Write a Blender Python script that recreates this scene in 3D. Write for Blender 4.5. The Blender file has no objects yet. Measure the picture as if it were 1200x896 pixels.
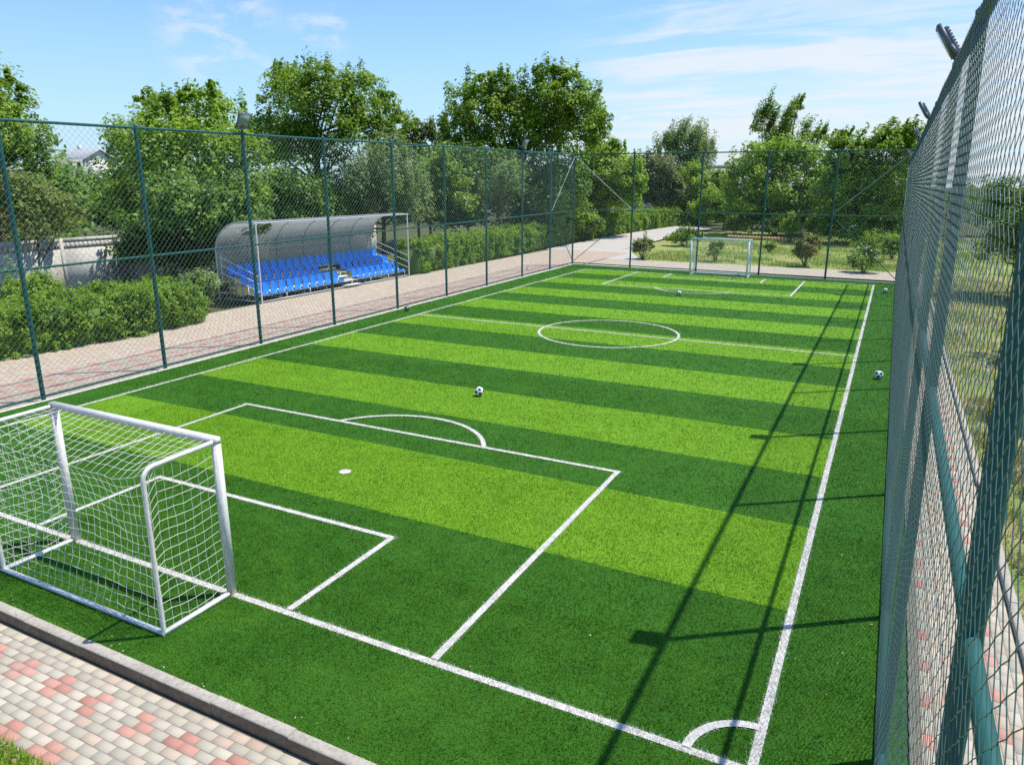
import bpy, math
import numpy as np
from mathutils import Matrix, Vector

SC = bpy.context.scene
COL = SC.collection
RNG = np.random.default_rng(11)
R = math.radians
A = np.array

# ------------------------------------------------------------------ camera
CAM = A([8.0791, -5.4603, 4.7831]); YAW, PIT, ROL, FPX = 0.4721, -0.2653, 0.0015, 856.73
_f = A([-math.sin(YAW) * math.cos(PIT), math.cos(YAW) * math.cos(PIT), math.sin(PIT)])
_r = A([math.cos(YAW), math.sin(YAW), 0.0]); _u = np.cross(_r, _f)
_r2 = math.cos(ROL) * _r + math.sin(ROL) * _u; _u2 = -math.sin(ROL) * _r + math.cos(ROL) * _u


def ray(u, v):
    return _f * FPX + _r2 * (u - 600) - _u2 * (v - 448)


def at_y(u, v, Y):
    """the point of the world plane y = Y seen in the photograph at (u, v)"""
    r = ray(u, v); t = (Y - CAM[1]) / r[1]
    return CAM + t * r, t


cd = bpy.data.cameras.new("camera"); cam = bpy.data.objects.new("camera", cd); COL.objects.link(cam)
cd.sensor_width = 36.0; cd.lens = 36.0 * FPX / 1200.0; cd.clip_end = 3000.0; cd.clip_start = 0.05
M = Matrix(((_r2[0], _u2[0], -_f[0], CAM[0]), (_r2[1], _u2[1], -_f[1], CAM[1]), (_r2[2], _u2[2], -_f[2], CAM[2]), (0, 0, 0, 1)))
cam.matrix_world = M
SC.camera = cam

# ------------------------------------------------------------------ materials


def nmat(name):
    m = bpy.data.materials.new(name); m.use_nodes = True
    nt = m.node_tree
    return m, nt, nt.nodes, nt.links, nt.nodes["Principled BSDF"]


def mixc(nt, fac, a, b):
    n = nt.nodes.new("ShaderNodeMix"); n.data_type = 'RGBA'
    for k, v in ((0, fac), (6, a), (7, b)):
        if isinstance(v, (int, float)): n.inputs[k].default_value = v
        elif isinstance(v, (tuple, list)): n.inputs[k].default_value = (*v, 1)
        else: nt.links.new(v, n.inputs[k])
    return n.outputs[2]


def ramp(nt, src, p0, p1, a=(0, 0, 0), b=(1, 1, 1)):
    n = nt.nodes.new("ShaderNodeValToRGB"); e = n.color_ramp.elements
    e[0].position, e[1].position = p0, p1
    e[0].color, e[1].color = (*a, 1), (*b, 1)
    nt.links.new(src, n.inputs[0]); return n.outputs[0]


def noise(nt, scale, detail=4, rough=.6, vec=None):
    n = nt.nodes.new("ShaderNodeTexNoise"); n.inputs["Scale"].default_value = scale
    n.inputs["Detail"].default_value = detail; n.inputs["Roughness"].default_value = rough
    if vec is None:
        tc = nt.nodes.get("Geometry") or nt.nodes.new("ShaderNodeNewGeometry")
        vec = tc.outputs["Position"]
    nt.links.new(vec, n.inputs["Vector"]); return n.outputs["Fac"]


def island(nt):
    g = nt.nodes.get("Geometry") or nt.nodes.new("ShaderNodeNewGeometry")
    return g.outputs["Random Per Island"]


def bump(nt, src, strength, dist, bsdf):
    b = nt.nodes.new("ShaderNodeBump"); b.inputs["Strength"].default_value = strength; b.inputs["Distance"].default_value = dist
    nt.links.new(src, b.inputs["Height"]); nt.links.new(b.outputs[0], bsdf.inputs["Normal"])


def m_paint(name, c, rough=.4, var=.25, metal=0.0, scale=9, spec=.5):
    m, nt, N, L, P = nmat(name)
    d = tuple(x * (1 - var) for x in c)
    L.new(mixc(nt, ramp(nt, noise(nt, scale, 5, .65), .35, .7), c, d), P.inputs["Base Color"])
    P.inputs["Roughness"].default_value = rough; P.inputs["Metallic"].default_value = metal
    P.inputs["Specular IOR Level"].default_value = spec
    return m


def m_ground(name, c1, c2, c3, s1, s2, bs=.5, rough=.95, bd=.02):
    m, nt, N, L, P = nmat(name)
    a = mixc(nt, ramp(nt, noise(nt, s1, 6, .65), .38, .64), c1, c2)
    a = mixc(nt, ramp(nt, noise(nt, s2, 5, .7), .45, .75), a, c3)
    L.new(a, P.inputs["Base Color"]); P.inputs["Roughness"].default_value = rough
    P.inputs["Specular IOR Level"].default_value = .2
    bump(nt, noise(nt, s2 * 3, 6, .7), bs, bd, P)
    return m


def m_leaf(name, c1, c2, c3, transl=.35, rough=.5, hs=.35):
    """leaf colour: differs from leaf to leaf and from bough to bough"""
    m, nt, N, L, P = nmat(name)
    a = mixc(nt, island(nt), c1, c2)
    a = mixc(nt, ramp(nt, noise(nt, hs, 3, .6), .42, .66), a, c3)
    L.new(a, P.inputs["Base Color"]); P.inputs["Roughness"].default_value = rough
    P.inputs["Specular IOR Level"].default_value = .35
    t = N.new("ShaderNodeBsdfTranslucent"); L.new(a, t.inputs["Color"])
    mx = N.new("ShaderNodeMixShader"); mx.inputs[0].default_value = transl
    L.new(P.outputs[0], mx.inputs[1]); L.new(t.outputs[0], mx.inputs[2])
    L.new(mx.outputs[0], N["Material Output"].inputs["Surface"])
    return m


def m_turf(name, c1, c2, c3):
    m, nt, N, L, P = nmat(name)
    a = mixc(nt, ramp(nt, noise(nt, 1.1, 5, .65), .35, .68), c1, c2)
    a = mixc(nt, ramp(nt, noise(nt, 55, 3, .75), .5, .72), a, c3)
    L.new(a, P.inputs["Base Color"]); P.inputs["Roughness"].default_value = .75
    P.inputs["Specular IOR Level"].default_value = .15
    bump(nt, noise(nt, 140, 3, .8), .7, .012, P)
    return m


def m_fibre(name, c1, c2, c3, transl=.3, patch=1.0):
    m, nt, N, L, P = nmat(name)
    a = mixc(nt, island(nt), c1, c2)
    a = mixc(nt, ramp(nt, noise(nt, 1.1, 5, .65), .35, .68), a, c3)
    if patch:      # trodden and brushed patches, a hand to a metre across
        a = mixc(nt, ramp(nt, noise(nt, 3.6, 6, .72), .40, .66, (0, 0, 0), (.8, .8, .8)), a, tuple(x * .42 for x in c1))
        a = mixc(nt, ramp(nt, noise(nt, .8, 7, .7), .47, .70, (0, 0, 0), (.6, .6, .6)), a, c2)
    if patch:      # pile brushed one way and the other in long swathes, and thin pale wear
        mp = N.new("ShaderNodeMapping"); mp.inputs["Scale"].default_value = (.35, 2.6, 1); L.new(N["Geometry"].outputs["Position"], mp.inputs[0])
        a = mixc(nt, ramp(nt, noise(nt, 1.0, 6, .7, mp.outputs[0]), .44, .62, (0, 0, 0), (.38, .38, .38)), a, tuple(x * .6 for x in c1))
        a = mixc(nt, ramp(nt, noise(nt, .33, 8, .72), .52, .72, (0, 0, 0), (.4, .4, .4)), a, tuple(x * 1.12 + .012 for x in c2))
    L.new(a, P.inputs["Base Color"]); P.inputs["Roughness"].default_value = .7
    P.inputs["Specular IOR Level"].default_value = .12
    t = N.new("ShaderNodeBsdfTranslucent"); L.new(a, t.inputs["Color"])
    mx = N.new("ShaderNodeMixShader"); mx.inputs[0].default_value = transl
    L.new(P.outputs[0], mx.inputs[1]); L.new(t.outputs[0], mx.inputs[2])
    L.new(mx.outputs[0], N["Material Output"].inputs["Surface"])
    return m


def m_brick(name, c1, c2, stain):
    m, nt, N, L, P = nmat(name)
    a = mixc(nt, island(nt), c1, c2)
    a = mixc(nt, ramp(nt, noise(nt, 2.2, 6, .7), .5, .8), a, stain)
    a = mixc(nt, ramp(nt, noise(nt, 130, 3, .7), .55, .8), a, tuple(x * .7 for x in c2))
    L.new(a, P.inputs["Base Color"]); P.inputs["Roughness"].default_value = .9
    P.inputs["Specular IOR Level"].default_value = .25
    bump(nt, noise(nt, 160, 4, .7), .35, .004, P)
    return m


MT = {}
MT['turf_light'] = m_turf('turf_light', (0.149, 0.315, 0.014), (0.116, 0.265, 0.011), (0.093, 0.210, 0.010))
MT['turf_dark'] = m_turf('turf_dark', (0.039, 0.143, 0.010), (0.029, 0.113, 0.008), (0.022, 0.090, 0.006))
MT['fib_light'] = m_fibre('fibre_light', (0.129, 0.280, 0.004), (0.331, 0.540, 0.030), (0.166, 0.345, 0.006))
MT['fib_dark'] = m_fibre('fibre_dark', (0.032, 0.128, 0.003), (0.169, 0.352, 0.026), (0.057, 0.192, 0.007))
MT['fib_white'] = m_fibre('fibre_white', (.47, .45, .39), (.73, .705, .62), (.59, .57, .50), .3, 0)
MT['line'] = m_paint('line_white', (.60, .575, .51), .8, .3, scale=7, spec=.2)
MT['white'] = m_paint('white_paint', (.78, .745, .67), .4, .25, scale=13)
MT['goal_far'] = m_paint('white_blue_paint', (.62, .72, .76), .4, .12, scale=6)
MT['cord'] = m_paint('net_cord', (.80, .785, .68), .7, .05)
MT['post'] = m_paint('green_paint', (.020, .115, .098), .5, .35, scale=5, spec=.3)
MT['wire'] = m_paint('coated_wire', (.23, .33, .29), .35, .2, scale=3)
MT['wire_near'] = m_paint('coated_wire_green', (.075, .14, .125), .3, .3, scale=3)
MT['steel'] = m_paint('grey_steel', (.55, .57, .58), .4, .2, metal=.2)
MT['dark_metal'] = m_paint('dark_housing', (.13, .15, .17), .45, .3)
MT['lamp_back'] = m_paint('lamp_housing', (.30, .36, .42), .4, .3)
MT['seat'] = m_paint('blue_plastic', (.02, .215, .74), .26, .1, scale=3)
MT['concrete'] = m_ground('kerb_concrete', (.44, .40, .33), (.36, .32, .26), (.25, .21, .165), 3, 22, .3, .9, .006)
MT['kerb_face'] = m_ground('brown_concrete', (.27, .19, .115), (.19, .135, .085), (.11, .08, .05), 2.5, 16, .4, .9, .006)  # vertical kerb face, darker and browner than the kerb top
MT['kerb_pale'] = m_ground('pale_concrete', (.62, .60, .55), (.52, .5, .45), (.45, .42, .37), 3, 20, .3, .9, .006)
MT['wallw'] = m_ground('whitewashed_concrete', (.62, .58, .52), (.5, .46, .41), (.38, .35, .31), .7, 8, .3, .9, .01)
MT['cream'] = m_brick('paver_cream', (.50, .44, .335), (.36, .325, .25), (.43, .36, .27))
MT['red'] = m_brick('paver_red', (.52, .275, .205), (.42, .205, .155), (.47, .34, .26))
MT['pink'] = m_brick('paver_pink', (.50, .39, .295), (.42, .32, .235), (.44, .35, .26))
MT['joint'] = m_ground('joint_sand', (.27, .235, .18), (.2, .17, .13), (.15, .13, .09), 4, 60, .4)
MT['earth'] = m_ground('earth', (.07, .085, .03), (.11, .1, .05), (.05, .07, .02), .25, 4, .8)
MT['lawn'] = m_ground('dry_lawn', (0.169, 0.260, 0.046), (0.390, 0.325, 0.130), (0.130, 0.221, 0.039), .30, 5, .9)
MT['lawn_dry'] = m_ground('dry_earth', (.33, .27, .14), (.2, .2, .07), (.38, .3, .17), .9, 7, .9)
MT['rough'] = m_ground('rough_ground', (.16, .22, .045), (.34, .27, .13), (.13, .2, .04), .7, 6, .9)
MT['path'] = m_ground('grey_path', (.46, .43, .38), (.40, .37, .33), (.5, .46, .4), .6, 9, .2)
MT['bark'] = m_ground('bark', (.16, .12, .085), (.1, .075, .05), (.22, .18, .14), 3, 14, .8)
MT['bark_pale'] = m_ground('pale_bark', (.36, .33, .28), (.25, .22, .18), (.15, .12, .1), 3, 14, .8)
MT['g_bright'] = m_leaf('foliage_bright', (0.244, 0.397, 0.025), (0.384, 0.538, 0.039), (0.167, 0.295, 0.023), .45)
MT['g_mid'] = m_leaf('foliage_mid', (0.192, 0.333, 0.027), (0.343, 0.482, 0.040), (0.152, 0.266, 0.022), .42)
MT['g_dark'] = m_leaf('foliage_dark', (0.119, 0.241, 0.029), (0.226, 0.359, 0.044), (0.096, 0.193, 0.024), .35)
MT['g_willow'] = m_leaf('foliage_grey', (0.213, 0.319, 0.091), (0.351, 0.457, 0.152), (0.152, 0.251, 0.069), .4)
MT['g_dry'] = m_leaf('foliage_dry', (0.198, 0.264, 0.040), (0.396, 0.277, 0.092), (0.158, 0.251, 0.034), .4)
MT['g_hedge'] = m_leaf('foliage_hedge', (0.187, 0.335, 0.016), (0.306, 0.450, 0.029), (0.139, 0.258, 0.014), .42, hs=1.2)
MT['g_blade'] = m_leaf('grass_blades', (0.234, 0.351, 0.046), (0.442, 0.403, 0.130), (0.182, 0.338, 0.033), .35, hs=.5)
MT['g_weed'] = m_leaf('dry_blades', (.18, .24, .04), (.42, .35, .15), (.24, .24, .07), .35, hs=1.1)
MT['g_dull'] = m_leaf('foliage_dull', (0.159, 0.223, 0.051), (0.259, 0.259, 0.086), (0.115, 0.179, 0.043), .35)
MT['dry_leaf'] = m_leaf('dry_leaf', (.5, .46, .3), (.34, .24, .1), (.55, .5, .36), .2)
MT['petal_w'] = m_leaf('petals_white', (.7, .68, .66), (.8, .74, .74), (.72, .7, .7), .2)
MT['petal_y'] = m_leaf('petals_yellow', (.75, .5, .03), (.8, .6, .08), (.75, .45, .04), .2)
MT['roof'] = m_ground('roof_sheet', (.5, .5, .5), (.42, .42, .43), (.36, .34, .33), .4, 3, .2)
MT['plaster'] = m_ground('plaster', (.68, .66, .62), (.58, .56, .52), (.5, .47, .42), .4, 5, .2)
MT['shed'] = m_ground('blue_grey_boards', (.13, .17, .22), (.1, .13, .17), (.18, .21, .25), .6, 5, .2)
MT['ball_w'] = m_paint('ball_white', (.8, .8, .8), .35, .1, scale=14)
MT['ball_k'] = m_paint('ball_black', (.02, .02, .03), .35, .1)
MT['ball_b'] = m_paint('ball_brown', (.42, .33, .25), .5, .4, scale=14)
MT['edge_w'] = m_ground('ochre_blocks', (.6, .42, .2), (.5, .33, .16), (.4, .3, .2), 2, 9, .3)
m, nt, N, L, P = nmat('lamp_glass'); P.inputs["Base Color"].default_value = (.25, .28, .24, 1); P.inputs["Roughness"].default_value = .08
P.inputs["Specular IOR Level"].default_value = .8; MT['lens'] = m
m, nt, N, L, P = nmat('window_glass'); P.inputs["Base Color"].default_value = (.03, .04, .05, 1); P.inputs["Roughness"].default_value = .08; MT['glass'] = m
m, nt, N, L, P = nmat('smoky_sheet')     # ribbed smoky polycarbonate
L.new(mixc(nt, ramp(nt, noise(nt, 1.3, 5, .6), .35, .7), (.46, .48, .49), (.60, .61, .61)), P.inputs["Base Color"])
P.inputs["Roughness"].default_value = .25
t = N.new("ShaderNodeBsdfTranslucent"); t.inputs["Color"].default_value = (.76, .78, .74, 1)
tr = N.new("ShaderNodeBsdfTransparent"); tr.inputs["Color"].default_value = (.74, .75, .73, 1)
x1 = N.new("ShaderNodeMixShader"); x1.inputs[0].default_value = .6
x2 = N.new("ShaderNodeMixShader"); x2.inputs[0].default_value = .42
L.new(P.outputs[0], x1.inputs[1]); L.new(t.outputs[0], x1.inputs[2]); L.new(x1.outputs[0], x2.inputs[1]); L.new(tr.outputs[0], x2.inputs[2])
L.new(x2.outputs[0], N["Material Output"].inputs["Surface"]); MT['sheet'] = m

# ------------------------------------------------------------------ mesh building


class MB:
    def __init__(s): s.v = []; s.f = {}; s.n = 0

    def add(s, v, f, mi=0):
        v = np.asarray(v, float).reshape(-1, 3); f = np.asarray(f, int)
        if f.ndim == 1: f = f.reshape(1, -1)
        s.v.append(v); mi = np.broadcast_to(np.asarray(mi), (len(f),))
        s.f.setdefault(f.shape[1], []).append((f + s.n, mi)); s.n += len(v)
        return s

    def box(s, c, size, mi=0, rot=None):
        h = A(size) / 2
        v = A([(x, y, z) for x in (-1, 1) for y in (-1, 1) for z in (-1, 1)]) * h
        if rot is not None: v = v @ A(rot).T
        return s.add(v + A(c), BOXF, mi)

    def bar(s, p, q, w, h=None, up=(0, 0, 1), mi=0):
        p, q = A(p, float), A(q, float); d = q - p; Ln = np.linalg.norm(d); d = d / Ln
        up = A(up, float)
        if abs(up @ d) > .95: up = A([1., 0, 0])
        x = np.cross(d, up); x /= np.linalg.norm(x); y = np.cross(x, d)
        return s.box((p + q) / 2, (w, Ln, h or w), mi, np.stack([x, d, y], 1))

    def tube(s, pts, r, seg=8, mi=0, cap=True):
        pts = np.asarray(pts, float); n = len(pts); r = np.broadcast_to(np.asarray(r, float), (n,))
        t = np.gradient(pts, axis=0); t /= np.linalg.norm(t, axis=1)[:, None] + 1e-12
        ref = A([0, 0, 1.]) if abs(t[0][2]) < .9 else A([1., 0, 0])
        x = np.cross(t[0], ref); x /= np.linalg.norm(x); V = []
        a = np.arange(seg) * 2 * math.pi / seg
        for i in range(n):
            x = x - t[i] * (x @ t[i]); x /= np.linalg.norm(x); y = np.cross(t[i], x)
            V.append(pts[i] + r[i] * (np.cos(a)[:, None] * x + np.sin(a)[:, None] * y))
        V = np.concatenate(V); F = []
        for i in range(n - 1):
            for k in range(seg):
                k2 = (k + 1) % seg
                F.append((i * seg + k, i * seg + k2, (i + 1) * seg + k2, (i + 1) * seg + k))
        s.add(V, F, mi)
        if cap:
            s.add(V[:seg], [list(range(seg))[::-1]], mi); s.add(V[-seg:], [list(range(seg))], mi)
        return s

    def mesh(s, name, off=(0, 0, 0), mats=(), smooth=False):
        me = bpy.data.meshes.new(name)
        v = np.concatenate(s.v) - A(off)
        me.vertices.add(len(v)); me.vertices.foreach_set("co", v.astype(np.float32).ravel())
        loops, starts, mi, st = [], [], [], 0
        for k, lst in s.f.items():
            f = np.concatenate([a for a, _ in lst]); loops.append(f.ravel())
            mi.append(np.concatenate([b for _, b in lst]))
            starts.append(st + np.arange(len(f)) * k); st += f.size
        loops = np.concatenate(loops); starts = np.concatenate(starts); mi = np.concatenate(mi)
        me.loops.add(len(loops)); me.loops.foreach_set("vertex_index", loops.astype(np.int32))
        me.polygons.add(len(starts)); me.polygons.foreach_set("loop_start", starts.astype(np.int32))
        for mm in mats: me.materials.append(MT[mm])
        me.polygons.foreach_set("material_index", mi.astype(np.int32))
        if smooth: me.polygons.foreach_set("use_smooth", np.ones(len(starts), bool))
        me.update(calc_edges=True); me.validate()
        return me


BOXF = [(0, 1, 3, 2), (4, 6, 7, 5), (0, 4, 5, 1), (2, 3, 7, 6), (0, 2, 6, 4), (1, 5, 7, 3)]


def props(o, label=None, cat=None, group=None, kind=None):
    if label: o["label"] = label
    if cat: o["category"] = cat
    if group: o["group"] = group
    if kind: o["kind"] = kind
    return o


ORIG = {}


def thing(name, loc, label, cat, group=None):
    o = bpy.data.objects.new(name, None); COL.objects.link(o); o.location = loc; o.empty_display_size = .2
    ORIG[o.name] = A(loc, float)
    return props(o, label, cat, group)


def obj(name, mb, mats, parent=None, smooth=False, loc=None):
    """one mesh object; vertices are given in world coordinates"""
    if isinstance(mats, str): mats = (mats,)
    off = ORIG[parent.name] if parent is not None else (A(loc, float) if loc is not None else np.zeros(3))
    if parent is not None and loc is not None: off = A(loc, float)
    o = bpy.data.objects.new(name, mb.mesh(name, off, mats, smooth)); COL.objects.link(o)
    if parent is not None:
        o.parent = parent; o.location = off - ORIG[parent.name]; ORIG[o.name] = off
    else:
        o.location = off; ORIG[o.name] = A(off, float)
    return o


def share(name, me, parent, world):
    o = bpy.data.objects.new(name, me); COL.objects.link(o); o.parent = parent
    o.location = A(world, float) - ORIG[parent.name]; ORIG[o.name] = A(world, float)
    return o


def struct(name, mb, mats, kind='structure', label=None):
    o = obj(name, mb, mats); props(o, label, None, None, kind); return o


def rect(x0, x1, y0, y1, z, mi=0, mb=None):
    return (mb or MB()).add([(x0, y0, z), (x1, y0, z), (x1, y1, z), (x0, y1, z)], [(0, 1, 2, 3)], mi)


# ------------------------------------------------------------------ ground, turf, markings
HW, LEN = 7.565, 34.57                    # half width and length between the line centres
TX0, TX1, TY0, TY1 = -8.62, 8.50, -1.38, 36.0
g = MB().add([(-700, -300, -.17), (700, -300, -.17), (700, 1200, -.17), (-700, 1200, -.17)], [(0, 1, 2, 3)])
struct('ground', g, 'earth')

SB = [2.68, 5.06] + [34.55 - 2.105 * k for k in range(13, -1, -1)]
SB = [TY0 - .01] + [b for b in SB if b <= 34.6]
turf = MB()


def left_x(y): return -8.62 - .018 * (y - 3.9)      # the left edge is not quite parallel


def far_y(x): return 36.75 - .048 * (x + 9.3)


xs = [-HW, HW]
for i in range(len(SB)):
    y0 = SB[i]; y1 = SB[i + 1] if i + 1 < len(SB) else LEN
    if y1 <= y0: continue
    y0c = max(y0, 0) if i == 0 else y0
    rect(-HW, HW, y0 if i else TY0, y1, 0, i % 2, turf)
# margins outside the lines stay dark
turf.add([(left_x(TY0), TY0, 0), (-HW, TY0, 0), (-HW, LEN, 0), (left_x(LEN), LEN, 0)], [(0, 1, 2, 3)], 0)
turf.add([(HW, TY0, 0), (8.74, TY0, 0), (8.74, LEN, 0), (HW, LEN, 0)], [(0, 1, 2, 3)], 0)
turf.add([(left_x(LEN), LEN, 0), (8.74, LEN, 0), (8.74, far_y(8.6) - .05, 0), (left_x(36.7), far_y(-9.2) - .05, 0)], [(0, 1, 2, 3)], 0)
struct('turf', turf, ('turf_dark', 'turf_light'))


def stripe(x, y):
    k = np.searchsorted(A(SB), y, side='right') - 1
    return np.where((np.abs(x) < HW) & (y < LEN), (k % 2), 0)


ZL, W = .004, .053       # markings: height over the turf, half width
WS = .042               # the sheet is a little narrower than the white fibres
GA = dict(w0=-2.55, w1=2.62, d=1.97)
marks = [
    ('touch_line', [('seg', -HW, -.05, -HW, LEN + .05)]), ('touch_line', [('seg', HW, -.05, HW, LEN + .05)]),
    ('goal_line', [('seg', -HW + .05, 0, HW - .05, 0)]), ('goal_line', [('seg', -HW + .05, LEN, HW - .05, LEN)]),
    ('halfway_line', [('seg', -HW + .05, LEN / 2, HW - .05, LEN / 2)]),
    ('centre_circle', [('arc', .05, LEN / 2, 2.3, 0, 360)]),
    ('penalty_area_line', [('seg', -4.36, .05, -4.36, 5.82), ('seg', -4.41, 5.82, 4.41, 5.82), ('seg', 4.36, .05, 4.36, 5.82)]),
    ('penalty_area_line', [('seg', -4.39, LEN - .05, -4.39, 28.8), ('seg', -4.44, 28.8, 4.44, 28.8), ('seg', 4.39, LEN - .05, 4.39, 28.8)]),
    ('goal_area_line', [('seg', -2.42, .05, -2.42, 2.06), ('seg', -2.47, 2.06, 2.37, 2.06), ('seg', 2.36, .05, 2.36, 2.06)]),
    ('goal_area_line', [('seg', -2.48, LEN - .05, -2.48, 32.86), ('seg', -2.53, 32.86, 2.53, 32.86), ('seg', 2.48, LEN - .05, 2.48, 32.86)]),
    ('penalty_arc', [('arc', .0, 4.95, 1.93, 27, 153)]),
    ('penalty_arc', [('arc', .05, 29.62, 2.0, 204, 336)]),
    ('penalty_spot', [('disc', .2, 3.67, .105)]),
    ('corner_arc', [('arc', HW, 0, .56, 92, 178)]),
]


def prim_mesh(p, mb, z):
    if p[0] == 'seg':
        _, x0, y0, x1, y1 = p
        if abs(x1 - x0) < 1e-6: rect(x0 - WS, x0 + WS, min(y0, y1), max(y0, y1), z, 0, mb)
        else: rect(min(x0, x1), max(x0, x1), y0 - WS, y0 + WS, z, 0, mb)
    elif p[0] == 'arc':
        _, cx, cy, r, a0, a1 = p; n = int(abs(a1 - a0) / 3) + 2
        a = np.radians(np.linspace(a0, a1, n)); c = np.stack([np.cos(a), np.sin(a)], 1)
        i = A([cx, cy]) + c * (r - WS); o = A([cx, cy]) + c * (r + WS)
        v = np.concatenate([np.c_[i, np.full(n, z)], np.c_[o, np.full(n, z)]])
        mb.add(v, [(k, k + n, k + n + 1, k + 1) for k in range(n - 1)])
    else:
        _, cx, cy, r = p; a = np.linspace(0, 2 * math.pi, 25)[:-1]
        mb.add(np.stack([cx + r * np.cos(a), cy + r * np.sin(a), np.full(24, z)], 1), [list(range(24))])


def in_line(x, y):
    m = np.zeros(len(x), bool)
    for _, ps in marks:
        for p in ps:
            if p[0] == 'seg':
                _, x0, y0, x1, y1 = p
                m |= (x > min(x0, x1) - W) & (x < max(x0, x1) + W) & (y > min(y0, y1) - W) & (y < max(y0, y1) + W)
            elif p[0] == 'arc':
                _, cx, cy, r, a0, a1 = p; d = np.hypot(x - cx, y - cy); an = np.degrees(np.arctan2(y - cy, x - cx)) % 360
                m |= (np.abs(d - r) < W) & (an >= a0) & (an <= a1)
            else:
                m |= np.hypot(x - p[1], y - p[2]) < p[3]
    return m


for i, (nm, ps) in enumerate(marks):
    mb = MB()
    for j, p in enumerate(ps): prim_mesh(p, mb, .003 + .0008 * i + .0003 * j)
    struct(nm, mb, 'line')

# short artificial fibres standing on the sheet
fx, fy, fs = [], [], []
for (x0, x1, y0, y1, dens, h) in ((-2.2, 8.73, TY0, 1.5, 4600, .036), (-6, 8.73, 1.5, 5, 3000, .038), (-8.9, 8.73, 5, 11, 1300, .046), (-8.9, 8.73, 11, 20, 480, .06), (-9, 8.73, 20, 35.8, 170, .08), (-9, -2.2, TY0, 1.5, 1700, .036), (-9, -6, 1.5, 5, 1200, .038)):
    n = int((x1 - x0) * (y1 - y0) * dens)
    fx.append(RNG.uniform(x0, x1, n)); fy.append(RNG.uniform(y0, y1, n)); fs.append(np.full(n, h))
fx, fy, fs = map(np.concatenate, (fx, fy, fs))
k = fx > left_x(fy) + .02; fx, fy, fs = fx[k], fy[k], fs[k]
n = len(fx); mi = stripe(fx, fy + RNG.normal(0, .016, n) + .012 * np.sin(fx * 1.7 + fy)); mi = np.where(in_line(fx + RNG.normal(0, .010, n), fy + RNG.normal(0, .010, n)), 2, mi)
az = RNG.uniform(0, 2 * math.pi, n); tilt = RNG.uniform(.25, 1.25, n); hh = fs * RNG.uniform(.6, 1.3, n)
d = np.stack([np.cos(az) * np.sin(tilt), np.sin(az) * np.sin(tilt), np.cos(tilt)], 1)
az2 = az + math.pi / 2 + RNG.uniform(-.9, .9, n); w = fs * .10
s_ = np.stack([np.cos(az2), np.sin(az2), np.zeros(n)], 1) * w[:, None]
b = np.stack([fx, fy, np.zeros(n)], 1)
V = np.stack([b - s_, b + s_, b + d * hh[:, None]], 1).reshape(-1, 3)
struct('turf_fibres', MB().add(V, np.arange(3 * n).reshape(-1, 3), mi), ('fib_dark', 'fib_light', 'fib_white'), 'stuff')

# dry leaf bits blown onto the turf and the paving
lr = np.random.default_rng(5); k = 150
lx = np.concatenate([lr.uniform(7.7, 8.5, 60), lr.uniform(-6, 7.5, 50), lr.uniform(-1, 5, 40)]); ly = np.concatenate([lr.uniform(-1.2, 14, 60), lr.uniform(-1.3, 12, 50), lr.uniform(-1.48, -1.25, 40)])
lc = np.stack([lx, ly, np.where(ly < -1.38, .016, .035)], 1); la = lr.uniform(0, 6.28, k); ls = lr.uniform(.006, .019, k)
la_ = np.stack([np.cos(la), np.sin(la), lr.normal(0, .25, k)], 1) * ls[:, None]; lb_ = np.stack([-np.sin(la), np.cos(la), lr.normal(0, .25, k)], 1) * (ls * lr.uniform(.3, .6, k))[:, None]
struct('fallen_leaves', MB().add(np.stack([lc - la_, lc - lb_, lc + la_, lc + lb_], 1).reshape(-1, 3), np.arange(4 * k).reshape(-1, 4)), 'dry_leaf', 'stuff')

# ------------------------------------------------------------------ pavements


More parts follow.
